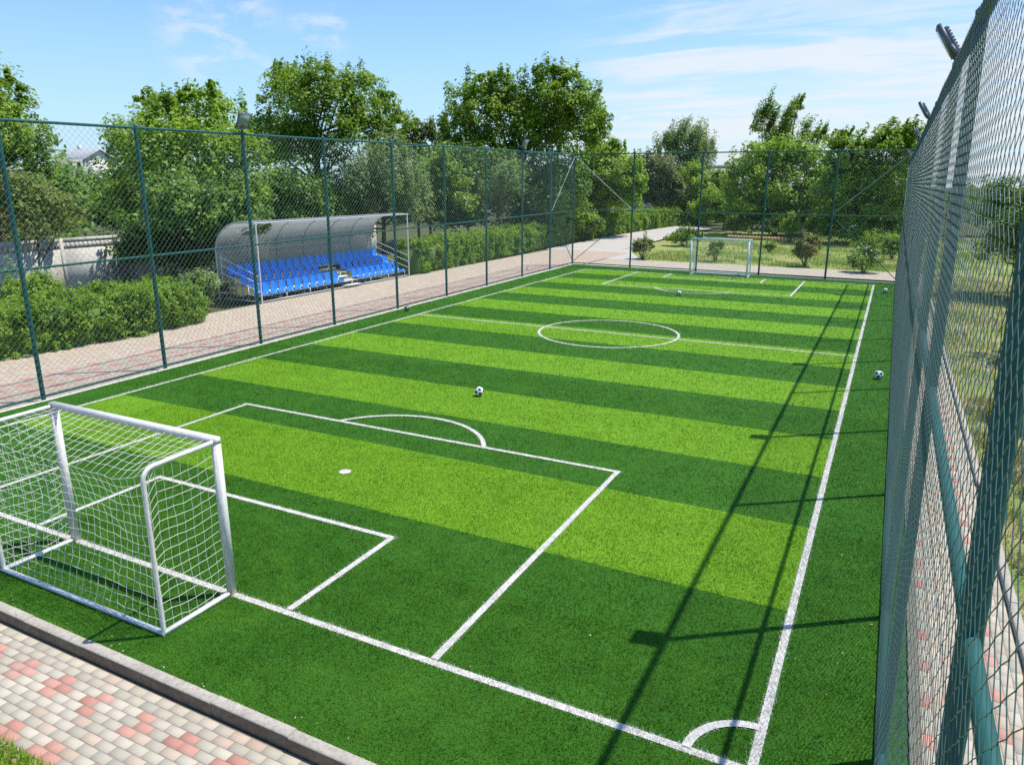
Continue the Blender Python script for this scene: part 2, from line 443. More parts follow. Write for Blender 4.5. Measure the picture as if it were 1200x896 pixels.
def paving(x0, x1, y0, y1, z, along='x', L_=.2, D_=.105, band=None, bev=.004, red=True, pinkish=0.25):
    """rows of rectangular pavers in running bond; red ones in repeated clusters. Rows run along x or y"""
    if along == 'x': a0, a1, c0, c1 = x0, x1, y0, y1
    else: a0, a1, c0, c1 = y0, y1, x0, x1
    nr = int((c1 - c0) / D_); nc = int((a1 - a0) / L_) + 1
    r, c = np.meshgrid(np.arange(nr), np.arange(nc), indexing='ij'); r, c = r.ravel(), c.ravel()
    pa = a0 + c * L_ + np.where(r % 2, L_ / 2, 0.); pc = c1 - (r + 1) * D_
    k = (pa < a1) & (pa + L_ > a0); r, c, pa, pc = r[k], c[k], pa[k], pc[k]
    n = len(pa); gap = .0035
    A0 = np.maximum(pa + gap, a0); A1 = np.minimum(pa + L_ - gap, a1); C0 = pc + gap; C1 = pc + D_ - gap
    k = A1 - A0 > .02; A0, A1, C0, C1, r, c = A0[k], A1[k], C0[k], C1[k], r[k], c[k]; n = len(A0)
    zt = z + RNG.normal(0, .0012, n)
    mi = np.where(RNG.random(n) < pinkish * .3, 2, 0)
    if red:
        q = (r % 6); h = np.where(r % 2, c + .5, c + 0.)            # position in half bricks
        ph = h + (r // 6 % 2) * 1.5 + .5 * (r // 12 % 2)
        ph = ph % 3.0
        isr = ((q == 3) & ((ph < 2))) | ((q == 2) & (ph >= .4) & (ph < 1.4)) | ((q == 4) & (ph >= .4) & (ph < 1.4))
        if band is not None:
            mid = (C0 + C1) / 2; isr &= (mid > band[0]) & (mid < band[1])
        mi = np.where(isr & (RNG.random(n) < .93), 1, mi)
    b_ = bev

    def P3(a, cc, zz):
        return np.stack([a, cc, zz], 1) if along == 'x' else np.stack([cc, a, zz], 1)
    zb = zt - .006
    vs = [P3(A0, C0, zb), P3(A1, C0, zb), P3(A1, C1, zb), P3(A0, C1, zb), P3(A0 + b_, C0 + b_, zt), P3(A1 - b_, C0 + b_, zt), P3(A1 - b_, C1 - b_, zt), P3(A0 + b_, C1 - b_, zt)]
    V = np.stack(vs, 1).reshape(-1, 3); base = np.arange(n)[:, None] * 8
    F = np.concatenate([base + A(q) for q in ((4, 5, 6, 7), (0, 1, 5, 4), (1, 2, 6, 5), (2, 3, 7, 6), (3, 0, 4, 7))])
    mb = MB().add(V, F, np.tile(mi, 5))
    rect(x0 - .02, x1 + .02, y0 - .02, y1 + .02, z - .005, 3, mb)
    return mb


struct('near_pavement', paving(-10, 8.4, -2.62, -1.535, -.125, bev=.003), ('cream', 'red', 'pink', 'joint'))
struct('side_path', paving(-14.9, -8.82, -4, 46, -.02, 'y', L_=.2, D_=.105, band=(-11.3, -8.7), pinkish=1.9), ('cream', 'red', 'pink', 'joint'))
struct('far_pavement', paving(-8.7, 9.9, 36.9, 41.2, -.024, 'x', pinkish=2.6, red=False), ('pink', 'red', 'cream', 'joint'))
struct('outer_pavement', paving(8.78, 9.80, -6, 37, -.02, 'y'), ('cream', 'red', 'pink', 'joint'))
p = MB().add([(-15.3, 46, -.03), (-9.9, 46, -.03), (-10.4, 62, -.03), (-10.0, 80, -.03), (-2, 100, -.03), (-10, 104, -.03), (-15, 82, -.03), (-16, 62, -.03)],
             [(0, 1, 2, 7), (7, 2, 3, 6)])
p.add([(-9.4, 41.2, -.034), (-6.2, 41.2, -.034), (-8.7, 46.5, -.034), (-9.9, 52, -.034), (-10, 46, -.034)], [(0, 1, 2, 3, 4)])
struct('distant_path', p, 'path')

# kerbs: short concrete lengths


def kerb(x0, y0, x1, y1, w, zt, zb, n, jit=.004, face=0):
    mb = MB(); p0, p1 = A([x0, y0]), A([x1, y1]); dv = (p1 - p0) / n; u = dv / np.linalg.norm(dv)
    nv = A([-u[1], u[0]])
    for i in range(n):
        a = p0 + dv * i + u * .003; b_ = p0 + dv * (i + 1) - u * .003; j = RNG.normal(0, jit, 2)
        a = a + nv * j[0]; b_ = b_ + nv * j[0]; z = zt + j[1] * .5; c = .012
        prof = [(0, zb), (0, z - c), (c, z), (w - c, z), (w, z - c), (w, zb)]
        v = [(*(q + nv * s), zz) for q in (a, b_) for s, zz in prof]
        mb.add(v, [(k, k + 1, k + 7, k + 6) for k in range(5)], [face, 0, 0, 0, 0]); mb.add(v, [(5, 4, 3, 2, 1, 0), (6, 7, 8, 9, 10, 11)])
    return mb


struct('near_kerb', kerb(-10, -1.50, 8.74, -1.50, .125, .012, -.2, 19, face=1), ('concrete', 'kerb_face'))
struct('side_kerb', kerb(left_x(-2) - .0, -2, left_x(36.9), 36.9, .10, .015, -.1, 40), 'kerb_pale')
struct('far_kerb', kerb(-9.25, 36.72, 8.75, 35.88, .14, .015, -.1, 18), 'kerb_pale')
struct('outer_kerb', kerb(9.82 + .1, -6, 9.82 + .1, 37, .10, .05, -.1, 43), 'concrete')
struct('verge', rect(-12, 8.4, -9, -2.59, -.115), 'lawn_dry')
lawn = MB().add([(-6.3, 41.2, -.04), (60, 41.2, -.04), (60, 75, -.04), (-9.9, 75, -.04), (-9.95, 52, -.04), (-8.75, 46.5, -.04)], [(0, 1, 2, 3, 4, 5)])
struct('lawn', lawn, 'lawn')
struct('outer_ground', rect(9.93, 60, -9, 41.19, -.05), 'rough')


def blades(name, pts, h, wd, mat, lean=.6):
    n = len(pts); az = RNG.uniform(0, 6.283, n); tl = RNG.uniform(.05, lean, n); hh = h * RNG.uniform(.45, 1.4, n)
    d = np.stack([np.cos(az) * np.sin(tl), np.sin(az) * np.sin(tl), np.cos(tl)], 1)
    a2 = az + 1.57 + RNG.uniform(-.7, .7, n); s = np.stack([np.cos(a2), np.sin(a2), 0 * a2], 1) * wd * RNG.uniform(.6, 1.2, n)[:, None]
    V = np.stack([pts - s, pts + s, pts + d * hh[:, None]], 1).reshape(-1, 3)
    return struct(name, MB().add(V, np.arange(3 * n).reshape(-1, 3)), mat, 'stuff')


def patch_pts(x0, x1, y0, y1, z, n, thr=.0, freq=.6):
    x = RNG.uniform(x0, x1, n); y = RNG.uniform(y0, y1, n)
    f = np.sin(x * freq * 1.3 + 1.1) * np.cos(y * freq + .4) + .6 * np.sin(x * freq * 2.9 + y * freq * 2.1) + .4 * np.cos(y * freq * 4.7 - x * freq * 1.3)
    k = f + RNG.normal(0, .5, n) > thr; return np.stack([x, y, np.full(n, z)], 1)[k]


blades('lawn_grass', np.concatenate([patch_pts(-7, 25, 41.6, 73, -.04, 60000, -.2, .35), patch_pts(-5.6, 10, 41.4, 46, -.04, 9000, .3, 1.1)]), .19, .02, 'g_blade')
blades('rough_grass', np.concatenate([patch_pts(9.98, 14, -6, 14, -.05, 60000, .1, 1.6), patch_pts(9.98, 22, 14, 41, -.05, 40000, 0, .6)]), .17, .012, 'g_weed', .9)
blades('verge_grass', patch_pts(-1, 5, -4.4, -2.60, -.115, 26000, -.9, 1.6), .09, .008, 'g_hedge', 1.0)

# ------------------------------------------------------------------ fences


def chain_link(p0, p1, z0, z1, D, r, lean=0.0, sag=1.0):
    """woven zigzag wires between two plan points; returns MB of 3-sided wires"""
    p0, p1 = A(p0, float), A(p1, float); L_ = np.linalg.norm(p1 - p0); u = (p1 - p0) / L_; nv = A([-u[1], u[0]])
    w = D / 2; nw = int(L_ / w); ns = int((z1 - z0) / w)
    k, j = np.meshgrid(np.arange(nw), np.arange(ns + 1), indexing='ij')
    sg = np.where((k + j) % 2, 1., -1.)
    s = (k + .5) * w + sg * w * .52 + RNG.normal(0, .0015, k.shape); z = z0 + j * w
    wob = sag * (.012 * np.sin(s * 1.9 + z * 1.3) + .008 * np.sin(s * .7 - z * 2.1))
    off = np.where(k % 2, 1., -1.) * sg * r * .8 + wob
    X = p0[0] + u[0] * s + nv[0] * off + lean * z; Y = p0[1] + u[1] * s + nv[1] * off
    Pt = np.stack([X, Y, z], -1)
    a, b_ = Pt[:, :-1].reshape(-1, 3), Pt[:, 1:].reshape(-1, 3)
    d = b_ - a; d /= np.linalg.norm(d, axis=1)[:, None]; N3 = A([nv[0], nv[1], 0.])
    x = np.cross(d, N3); x /= np.linalg.norm(x, axis=1)[:, None]
    ring = [x * math.cos(t) + N3 * math.sin(t) for t in (.5236, 2.618, 4.712)]
    V = np.stack([a + r * q for q in ring] + [b_ + r * q for q in ring], 1).reshape(-1, 3)
    base = np.arange(len(a))[:, None] * 6
    return MB().add(V, np.concatenate([base + A(q) for q in ((0, 1, 4, 3), (1, 2, 5, 4), (2, 0, 3, 5))]))


def fence(label, base, posts, H, zm, D, r, wire, braces, inset=.05, pr=.05, lean=0.0, side=1, rails=(.034, .028, .03)):
    """posts: plan points along the run; base: first point; braces: ((i,z),(j,z)) pairs"""
    pts = [A(p, float) for p in posts]
    f = thing('chain_link_fence', (*pts[0], 0), label, 'fence')
    Hs = H if callable(H) else (lambda i: H)

    def P3(i, z): return A([pts[i][0] + lean * z, pts[i][1], z])
    for i in range(len(pts)):
        mb = MB().tube([P3(i, -.12), P3(i, Hs(i) * .5), P3(i, Hs(i) + .02)], pr, 12)
        o = obj('post', mb, 'post', f, True, loc=P3(i, 0))
        cp = MB().tube([P3(i, Hs(i) + .021), P3(i, Hs(i) + .045)], [pr * 1.08, pr * .6], 12); obj('cap', cp, 'post', o, True)
    nm = {0: 'top_rail', 1: 'middle_rail', 2: 'bottom_rail'}
    for q in range(3):
        mb = MB()
        rr = rails[q]
        for i in range(len(pts) - 1):
            za, zb = [(Hs(i) - .03, Hs(i + 1) - .03), (zm(i), zm(i + 1)), (.09, .09)][q]
            a, b_ = P3(i, za), P3(i + 1, zb); d = (b_ - a) / np.linalg.norm(b_ - a)
            mb.tube([a + d * (pr * .3), b_ - d * (pr * .3)], rr, 10)
        obj(nm[q], mb, 'post', f, True)
    for (i, za, j, zb) in braces:
        a, b_ = P3(i, za), P3(j, zb); d = (b_ - a) / np.linalg.norm(b_ - a)
        nv = np.cross(d, A([0, 0, 1.])); nv /= np.linalg.norm(nv)
        obj('brace', MB().tube([a + d * .06 + nv * .05 * side, b_ - d * .06 + nv * .05 * side], .019, 8), 'wire' if za > 4 else 'post', f, True)
    e0, e1 = pts[0], pts[-1]
    u = (e1 - e0) / np.linalg.norm(e1 - e0); nv = A([-u[1], u[0]]) * side
    hmax = max(Hs(i) for i in range(len(pts))) - .03; hmin = Hs(0) - .02
    mb = chain_link(e0 + nv * (pr + .012), e1 + nv * (pr + .012), .06, hmin, D, r, lean, .3 if lean else 1.0)
    if hmax - hmin > .05:           # the run rises a little: stretch the net with the top rail
        V = mb.v[0]; t = np.clip(((V[:, :2] - e0) @ u) / np.linalg.norm(e1 - e0), 0, 1)
        top = hmin + (Hs(len(pts) - 1) - .02 - hmin) * t
        V[:, 2] = .06 + (V[:, 2] - .06) * (top - .06) / (hmin - .06)
    obj('wire_netting', mb, wire, f)
    return f


LY = [-3.4, .3, 3.93, 7.2, 10.67, 14.16, 18.0, 21.75, 25.5, 29.5, 33.24, 36.75]
LP = [(left_x(y) - .1, y) for y in LY]


def LH(i): return 6.08 + .42 * (LY[i] - 3.93) / 33.


def LM_(i): return 2.96 + .25 * (LY[i] - 3.93) / 33.


nL = len(LP) - 1
fence('green chain link fence with long run of posts in front of the blue seats', None, LP, LH, LM_, .155, .0025, 'wire',
      [(nL, LH(nL) - .1, nL - 1, LM_(nL) + .05), (nL, .15, nL - 1, LM_(nL) - .05), (0, .15, 1, 2.9)], side=-1)
FX = [LP[-1][0], -5.55, -1.6, 1.85, 5.22, 8.55]
FP = [(x, far_y(x)) for x in FX]; FP[0] = LP[-1]
fence('green chain link fence behind the farther small white goal', None, FP, lambda i: 6.5 - .02 * i, lambda i: 3.25, .155, .0022, 'wire',
      [(0, 6.4, 1, 3.3), (0, .15, 1, 3.2), (5, 6.3, 4, 3.3), (5, .15, 4, 3.2)], side=-1)
RY = [-6.0, -2.85, .62, 3.05, 6.91, 10.45, 13.97, 17.2, 20.6, 24.36, 28.08, 31.9, 35.85]
RP = [(8.53, y) for y in RY]
fence('tall green chain link fence seen at a grazing angle over outer pavers', None, RP, 5.86, lambda i: 3.32, .115, .0018, 'wire_near',
      [(12, 5.75, 11, 3.4), (12, .15, 11, 3.2)], lean=-.017, side=1, pr=.041, rails=(.040, .030, .032))

# ------------------------------------------------------------------ floodlights


def floodlight(base, toward, label, size=.42):
    """LED flood lamp on a short bracket on top of a post, leaning over the pitch; toward: plan direction it faces"""
    b_ = A(base, float); t = A([*toward, 0.]); t /= np.linalg.norm(t); s = np.cross(t, A([0, 0, 1.]))
    o = thing('floodlight', b_, label, 'floodlight', 'floodlights on the fence posts')
    el = R(58)                       # the housing leans out over the pitch, its glass looks down at it
    e = t * math.cos(el) + A([0, 0, 1.]) * math.sin(el); nrm = t * math.sin(el) - A([0, 0, 1.]) * math.cos(el)
    rot = np.stack([s, e, nrm], 1)
    c = b_ + A([0, 0, .08]) + e * size * .56 + nrm * .02
    mb = MB(); mb.tube([b_ + A([0, 0, -.02]), b_ + A([0, 0, .07])], .035, 8)
    for q in (-1, 1):
        mb.bar(b_ + A([0, 0, .075]) + s * q * .02, b_ + A([0, 0, .075]) + s * q * size * .42, .035, .012, e)
        mb.bar(b_ + A([0, 0, .075]) + s * q * size * .42, c - e * size * .18 + s * q * size * .42, .035, .012, s)
    obj('bracket', mb, 'dark_metal', o)
    h = obj('housing', MB().box(c, (size * .78, size * .95, .04), 0, rot), 'dark_metal', o, loc=c)
    fin = MB()
    for k in np.linspace(-.40, .30, 8): fin.box(c - nrm * .0405 + e * k * size * .95, (size * .66, .03, .04), 0, rot)
    obj('cooling_fins', fin, 'lamp_back', h)
    obj('glass', MB().box(c + nrm * .0245, (size * .66, size * .74, .008), 0, rot), 'lens', h)
    return o


def ptop(pts, i, H, lean=0.): return (pts[i][0] + lean * H, pts[i][1], H + .045)


floodlight(ptop(LP, 4, LH(4)), (1, -.35), 'dark square floodlight on the fence post left of the blue seats', .46)
floodlight(ptop(LP, 9, LH(9)), (1, -.2), 'small floodlight on the seat-side fence near its far corner', .46)
for i, lb in ((3, 'largest floodlight leaning over the pitch from the grazing fence'), (5, 'smaller floodlight low against the sky on the grazing fence'),
              (7, 'floodlight on the grazing fence level with the halfway line'), (11, 'floodlight on the grazing fence nearest the far goal')):
    floodlight(ptop(RP, i, 5.80, -.017), (-1, 0), lb, .34)

# ------------------------------------------------------------------ goals


def goal(yc, back, label, mat, D=.95, gw=1.5, H=2.0, cell=.13, cr=.0027):
    """back = -1: the net hangs towards -y"""
    g_ = thing('football_goal', (0, yc, 0), label, 'goal', 'small football goals')
    w = .08; hw = gw
    for s in (-1, 1):
        obj('post', MB().bar((s * hw, yc, .0), (s * hw, yc, H - w), w, w, (0, 1, 0)), mat, g_, loc=(s * hw, yc, 0))
    obj('crossbar', MB().bar((-hw - w / 2, yc, H - w / 2), (hw + w / 2, yc, H - w / 2), w), mat, g_)
    yb = yc + back * D
    for s in (-1, 1):
        # bent tube: from the top corner back, round the bend and down
        x = s * hw; pts = [(x, yc + back * .045, H - .05)]; rr = .14; cy, cz = yb - back * rr, H - .06 - rr
        for a in np.linspace(90, 0, 7): pts.append((x, cy + back * rr * math.cos(R(a)), cz + rr * math.sin(R(a))))
        pts.append((x, yb, 1.0)); pts.append((x, yb, .03))
        obj('side_frame', MB().tube(pts, .026, 10), mat, g_, True)
        obj('ground_bar', MB().bar((x, yc + back * .041, .028), (x, yb, .028), .05, .05), mat, g_)
    obj('rear_bar', MB().tube([(-hw - .02, yb, .03), (hw + .02, yb, .03)], .032, 10), 'steel' if back < 0 else mat, g_, True)
    # net: roof and back are one sheet, two cheeks
    net = MB(); nu = int(2 * hw / cell); xs = np.linspace(-hw, hw, nu + 1)
    nr, nb = 8, 16

    def roof_back(x):
        e = 1 - (x / hw) ** 2; pts = []
        q = lambda t: t * t * (3 - 2 * t)
        drop = .20 * min(1, e * 1.6)
        for t in np.linspace(0, 1, nr):
            pts.append((x, yc + back * (.04 + (D - .10 - .05 * e) * t), H - .055 - drop * t ** 1.6 - .05 * math.sin(math.pi * t) * e - (.05 * t ** 6)))
        zt = pts[-1][2]; y_t = pts[-1][1]
        for t in np.linspace(0, 1, nb)[1:]:
            yy = y_t + (yb - y_t) * t - back * .16 * math.sin(math.pi * t ** .8) * e
            pts.append((x, yy, zt + (.05 - zt) * t))
        return A(pts)
    G = A([roof_back(x) for x in xs]); G += RNG.normal(0, .006, G.shape)
    for i in range(nu + 1): net.tube(G[i], cr, 4, cap=False)
    for j in range(G.shape[1]): net.tube(G[:, j], cr, 4, cap=False)
    for s in (-1, 1):
        x = s * hw; ny = 8; nz = 16; S = np.zeros((ny + 1, nz + 1, 3))
        for i, a in enumerate(np.linspace(0, 1, ny + 1)):
            for j, b_ in enumerate(np.linspace(0, 1, nz + 1)):
                zt = H - .08 - (.18 * max(0, (a - .8) / .2) ** 2)
                sag = .09 * math.sin(math.pi * a) * (1 if 0 < j < nz else 0)
                S[i, j] = (x - s * .05 * math.sin(math.pi * a) * math.sin(math.pi * b_), yc + back * (.05 + (D - .08) * a), .06 + (zt - .06) * b_ - sag * .8)
        S[:, :, 2] = np.maximum(S[:, :, 2], .05); S += RNG.normal(0, .005, S.shape)
        for i in range(ny + 1): net.tube(S[i], cr, 4, cap=False)
        for j in range(nz + 1): net.tube(S[:, j], cr, 4, cap=False)
    obj('net', net, 'cord', g_)
    return g_


goal(0.0, -1, 'nearer white goal with sagging white net beside the near kerb', 'white')
goal(LEN, 1, 'farther small white goal at the far fence', 'goal_far', cr=.0026)

# ------------------------------------------------------------------ footballs


def ball_mesh(dark):
    import bmesh
    bm = bmesh.new(); bmesh.ops.create_icosphere(bm, subdivisions=4, radius=.11)
    ph = (1 + 5 ** .5) / 2
    ic = A([(0, a, b * ph) for a in (-1, 1) for b in (-1, 1)] + [(a, b * ph, 0) for a in (-1, 1) for b in (-1, 1)] + [(b * ph, 0, a) for a in (-1, 1) for b in (-1, 1)])
    ic /= np.linalg.norm(ic, axis=1)[:, None]
    me = bpy.data.meshes.new('football')
    for v in bm.verts:       # pressed seams round the panels
        d = A(v.co) / .11; m_ = np.sort(ic @ d)[::-1]
        if abs(m_[0] - .935) < .008 or (m_[0] < .935 and m_[0] - m_[1] < .02): v.co *= .985
    for f in bm.faces:
        f.smooth = True; d = A(f.calc_center_median()); d /= np.linalg.norm(d)
        f.material_index = 1 if (ic @ d).max() > .935 else 0
    bm.to_mesh(me); bm.free()
    me.materials.append(MT['ball_w' if not dark else 'ball_b']); me.materials.append(MT['ball_k'])
    return me


bm_w, bm_d = ball_mesh(False), ball_mesh(True)
for x, y, me, rz, lb in ((-.06, 8.80, bm_w, .3, 'black and white football on the light stripe before the penalty arc'),
                         (-8.36, 17.75, bm_d, 1.0, 'dusty brown football against the fence by the halfway line'),
                         (8.2, 14.8, bm_w, 2.1, 'football on the dark strip between side line and grazing fence'),
                         (8.1, 31.9, bm_w, .9, 'football outside the far corner by the grazing fence'),
                         (-.04, 26.75, bm_w, 1.7, 'football lying on the far penalty arc')):
    o = bpy.data.objects.new('football', me); COL.objects.link(o); o.location = (x, y, .112); o.rotation_euler = (rz * .7, rz * 1.3, rz)
    props(o, lb, 'football', 'footballs lying on the pitch')

# ------------------------------------------------------------------ spectator stand
SX, SY0, SY1 = -14.75, 16.5, 27.0
st = thing('spectator_stand', (SX - 1.1, (SY0 + SY1) / 2, 0), 'covered stand with three rows of blue plastic seats beside the path', 'stand')
XB = SX - 2.25
fr = MB()
for k, zt in enumerate((.16, .5, .84)):
    x0 = SX - .12 - .70 * k
    for dx in (0, -.34): fr.bar((x0 + dx, SY0 + .05, zt + .12), (x0 + dx, SY1 - .05, zt + .12), .045)
    for y in np.linspace(SY0 + .15, SY1 - .15, 8):
        fr.bar((x0, y, 0), (x0, y, zt + .10), .045); fr.bar((x0 - .34, y, 0), (x0 - .34, y, zt + .10), .045)
        fr.bar((x0 + .03, y + .03, zt + .12), (x0 - .6, y + .03, zt + .12), .04)
for y in np.linspace(SY0 + .15, SY1 - .15, 8): fr.bar((SX - .1, y, .03), (XB, y, .03), .05)
fr.bar((SX - .03, SY0, .05), (SX - .03, 22.1, .05), .05); fr.bar((SX - .03, 22.9, .05), (SX - .03, SY1, .05), .05)
obj('frame', fr, 'steel', st)
fl = MB()
for k, zt in enumerate((.30, .64)):
    x0 = SX - .50 - .70 * k
    fl.box((x0 - .16, (SY0 + SY1) / 2, zt), (.36, SY1 - SY0 - .1, .03))
obj('footboard', fl, 'steel', st)
sp = MB()
for k in range(5): sp.box((SX - .06 - .34 * k, 22.35 - .04 * k, .09 + .17 * k), (.34, 1.05, .07))
obj('step', sp, 'kerb_pale', st)
# moulded seat: bucket shell with a curved back and slotted pan
nu, nv_ = 9, 13
prof = [(.20, -.035), (.205, .0), (.17, .02), (.10, .008), (.02, .0), (-.06, .0), (-.12, .012), (-.165, .05), (-.185, .11), (-.20, .18), (-.215, .25), (-.225, .31), (-.228, .34)]
V, F = [], []
for i, (px_, pz) in enumerate(prof):
    t = i / (len(prof) - 1)
    wd = .205 if i < 8 else .205 - .055 * ((i - 7) / 5) ** 2
    for j in range(nu):
        s_ = -1 + 2 * j / (nu - 1)
        lip = .035 * abs(s_) ** 3
        V.append((px_ + (lip if i > 7 else 0), s_ * wd, pz + (lip if i <= 7 else 0) - (.03 * s_ * s_ if i == len(prof) - 1 else 0)))
for i in range(len(prof) - 1):
    for j in range(nu - 1):
        F.append((i * nu + j, i * nu + j + 1, (i + 1) * nu + j + 1, (i + 1) * nu + j))
V = [(a_ * 1.1, b_ * 1.02, c_ * 1.25) for a_, b_, c_ in V]
seat_me = MB().add(V, F).mesh('seat', (0, 0, 0), ('seat',), True)
md_n = len(seat_me.vertices)
first = True
for k, zt in enumerate((.34, .68, 1.02)):
    x0 = SX - .30 - .70 * k
    ys = []
    y = SY0 + .32
    while y < SY1 - .2:
        if k == 2 or not (21.75 - .15 * k < y < 22.95 - .2 * k): ys.append(y)
        y += .487
    for y in ys: share('seat', seat_me, st, (x0, y + RNG.normal(0, .006), zt))
# solidify by modifier on the shared mesh would need one modifier each; thickness comes from a second skin instead
canopy = []
HC = 3.25; rx = XB - .12; cz0 = 1.95
cpts = [(SX + .04, HC), (SX - .30, HC + .035), (SX - .75, HC + .03)]
ex, ez = SX - .75, cz0
for a in np.linspace(84, 0, 12): cpts.append((ex + (rx - ex) * math.cos(R(a)), ez + (HC + .02 - ez) * math.sin(R(a))))
cpts.append((rx - .01, 1.1)); cpts.append((rx - .01, .75))
cpts = A(cpts)
ys = np.linspace(SY0 - .02, SY1 + .02, 64)
tn = np.gradient(cpts, axis=0); tn /= np.linalg.norm(tn, axis=1)[:, None]; nn = np.stack([-tn[:, 1], tn[:, 0]], 1)
mb = MB(); nc = len(cpts)
for off, fl_ in ((0, 0), (.008, 1)):
    q = cpts + nn * off * -1
    V = A([[(q[i, 0], y, q[i, 1] + .004 * math.sin(y * 40)) for i in range(nc)] for y in ys]).reshape(-1, 3)
    mb.add(V, [(a * nc + i, a * nc + i + 1, (a + 1) * nc + i + 1, (a + 1) * nc + i) for a in range(len(ys) - 1) for i in range(nc - 1)])
obj('canopy', mb, 'sheet', st, True)
for y in (SY0, SY0 + 1.75, SY0 + 3.5, SY0 + 5.25, SY0 + 7.0, SY0 + 8.75, SY1):
    q = cpts - nn * -.025
    obj('canopy_rib', MB().tube([(q[i, 0], y, q[i, 1]) for i in range(nc)], .018 if SY0 < y < SY1 else .028, 8), 'lamp_back' if SY0 < y < SY1 else 'steel', st, True)
pu = MB()
for i in (1, 4, 7, 10, 14): pu.bar((cpts[i, 0] + nn[i, 0] * .045, SY0, cpts[i, 1] + nn[i, 1] * .045), (cpts[i, 0] + nn[i, 0] * .045, SY1, cpts[i, 1] + nn[i, 1] * .045), .025)
obj('canopy_rail', pu, 'steel', st)
obj('front_beam', MB().tube([(SX + .06, SY0 - .1, HC - .02), (SX + .06, SY1 + .12, HC - .02)], .03, 8), 'steel', st, True)
for y in (SY0, SY1):
    obj('support_post', MB().tube([(SX + .06, y, -.03), (SX + .06, y, HC - .04)], .034, 10), 'white', st, True)
    obj('rear_post', MB().tube([(rx, y, -.03), (rx, y, 1.0)], .03, 8), 'steel', st, True)
    hr = MB()
    for dz in (.0, .32, .64): hr.tube([(rx + .25, y, 1.15 + dz), (SX + .04, y, .45 + dz)], .016, 8)
    hr.tube([(rx + .28, y, .8), (rx + .28, y, 1.9)], .016, 8)
    obj('handrail', hr, 'white', st, True)

# ------------------------------------------------------------------ vegetation


def leaf_quads(C, N_, size, rng, asp=.5):
    """one folded leaf at each centre; N_ = facing"""
    n = len(C); N_ = N_ / (np.linalg.norm(N_, axis=1)[:, None] + 1e-9)
    a = rng.normal(size=(n, 3)); T = a - N_ * (a * N_).sum(1)[:, None]; T /= np.linalg.norm(T, axis=1)[:, None] + 1e-9
    B = np.cross(N_, T); s = size * rng.uniform(.6, 1.35, n)[:, None]
    T, B = T * s, B * s * asp
    V = np.stack([C - T * .5, C + B * .5 + N_ * s * .10, C + T * .5 - N_ * s * .06, C - B * .5 + N_ * s * .10], 1).reshape(-1, 3)
    return V, np.arange(4 * n).reshape(-1, 4)


def sph(n, rng):
    v = rng.normal(size=(n, 3)); return v / np.linalg.norm(v, axis=1)[:, None]


def crown_mesh(lobes, nleaf, size, rng, mi=0, cl=.16, shoots=.3, droop=0., wind=(0, 0, 0), fill=.45):
    """lobes: (centre, radii). Leaves sit in sprays at the ends of boughs, leaving gaps between the sprays"""
    mb = MB(); ctr = []
    area = A([r[0] * r[2] + .3 * r[1] * r[2] for _, r in lobes]); tot = area.sum()
    for (c, r), ar in zip(lobes, area):
        c, r = A(c), A(r); m_ = max(300, int(1.7 * nleaf * ar / tot)); rm = r.mean()
        ncl = max(10, int(m_ / 62))
        d = sph(ncl, rng); d[:, 2] = np.where(d[:, 2] < -.45, -d[:, 2], d[:, 2])
        rad = rng.uniform(fill ** 2, 1.0, ncl) ** .5 * np.clip(1 + .16 * rng.normal(size=ncl), .7, 1.22)
        cc = c + d * r * rad[:, None]
        per = rng.integers(35, 95, ncl); idx = np.repeat(np.arange(ncl), per)
        sg = rm * cl * rng.uniform(.65, 1.45, ncl)
        st_ = np.ones((ncl, 3)); st_[:, 2] = .72
        up = (rng.random(ncl) < shoots) & (d[:, 2] > .15)
        st_[up] = (.42, .42, 1.75)
        if droop: st_[~up] = (.6, .6, 1.0 + droop)
        g = rng.normal(size=(len(idx), 3)); g *= np.minimum(1, 1.7 / (np.linalg.norm(g, axis=1)[:, None] + 1e-9))
        P = g * (sg[idx][:, None] * st_[idx])
        w = A(wind)
        P = P + np.where(up[idx], P[:, 2], 0)[:, None] * w
        if droop: P[:, 2] -= droop * .4 * np.hypot(P[:, 0], P[:, 1])
        C = cc[idx] + P
        out = d[idx] * .6 + A([.15, 0, .85]) + rng.normal(size=C.shape) * .6
        V, F = leaf_quads(C, out, size, rng, .55 if not droop else .32)
        mb.add(V, F, mi); ctr.append(cc)
    return mb, np.concatenate(ctr)


def limbs(base, top, ctr, rng, r0, n=22):
    mb = MB(); base, top = A(base, float), A(top, float); mid = (base + top) / 2 + A([*rng.normal(0, .12, 2), 0])
    mb.tube([base - A([0, 0, .2]), base + A([0, 0, .15]), mid, top], [r0 * 1.35, r0, r0 * .8, r0 * .6], 9)
    for i in rng.choice(len(ctr), min(n, len(ctr)), replace=False):
        e = ctr[i]; s = base + (top - base) * rng.uniform(.45, 1.0); m1 = s * .55 + e * .45 + rng.normal(0, .15, 3) + A([0, 0, -.08]) * np.linalg.norm(e - s)
        mb.tube([s, m1, e], [r0 * .42, r0 * .26, r0 * .08], 5, cap=False)
    return mb


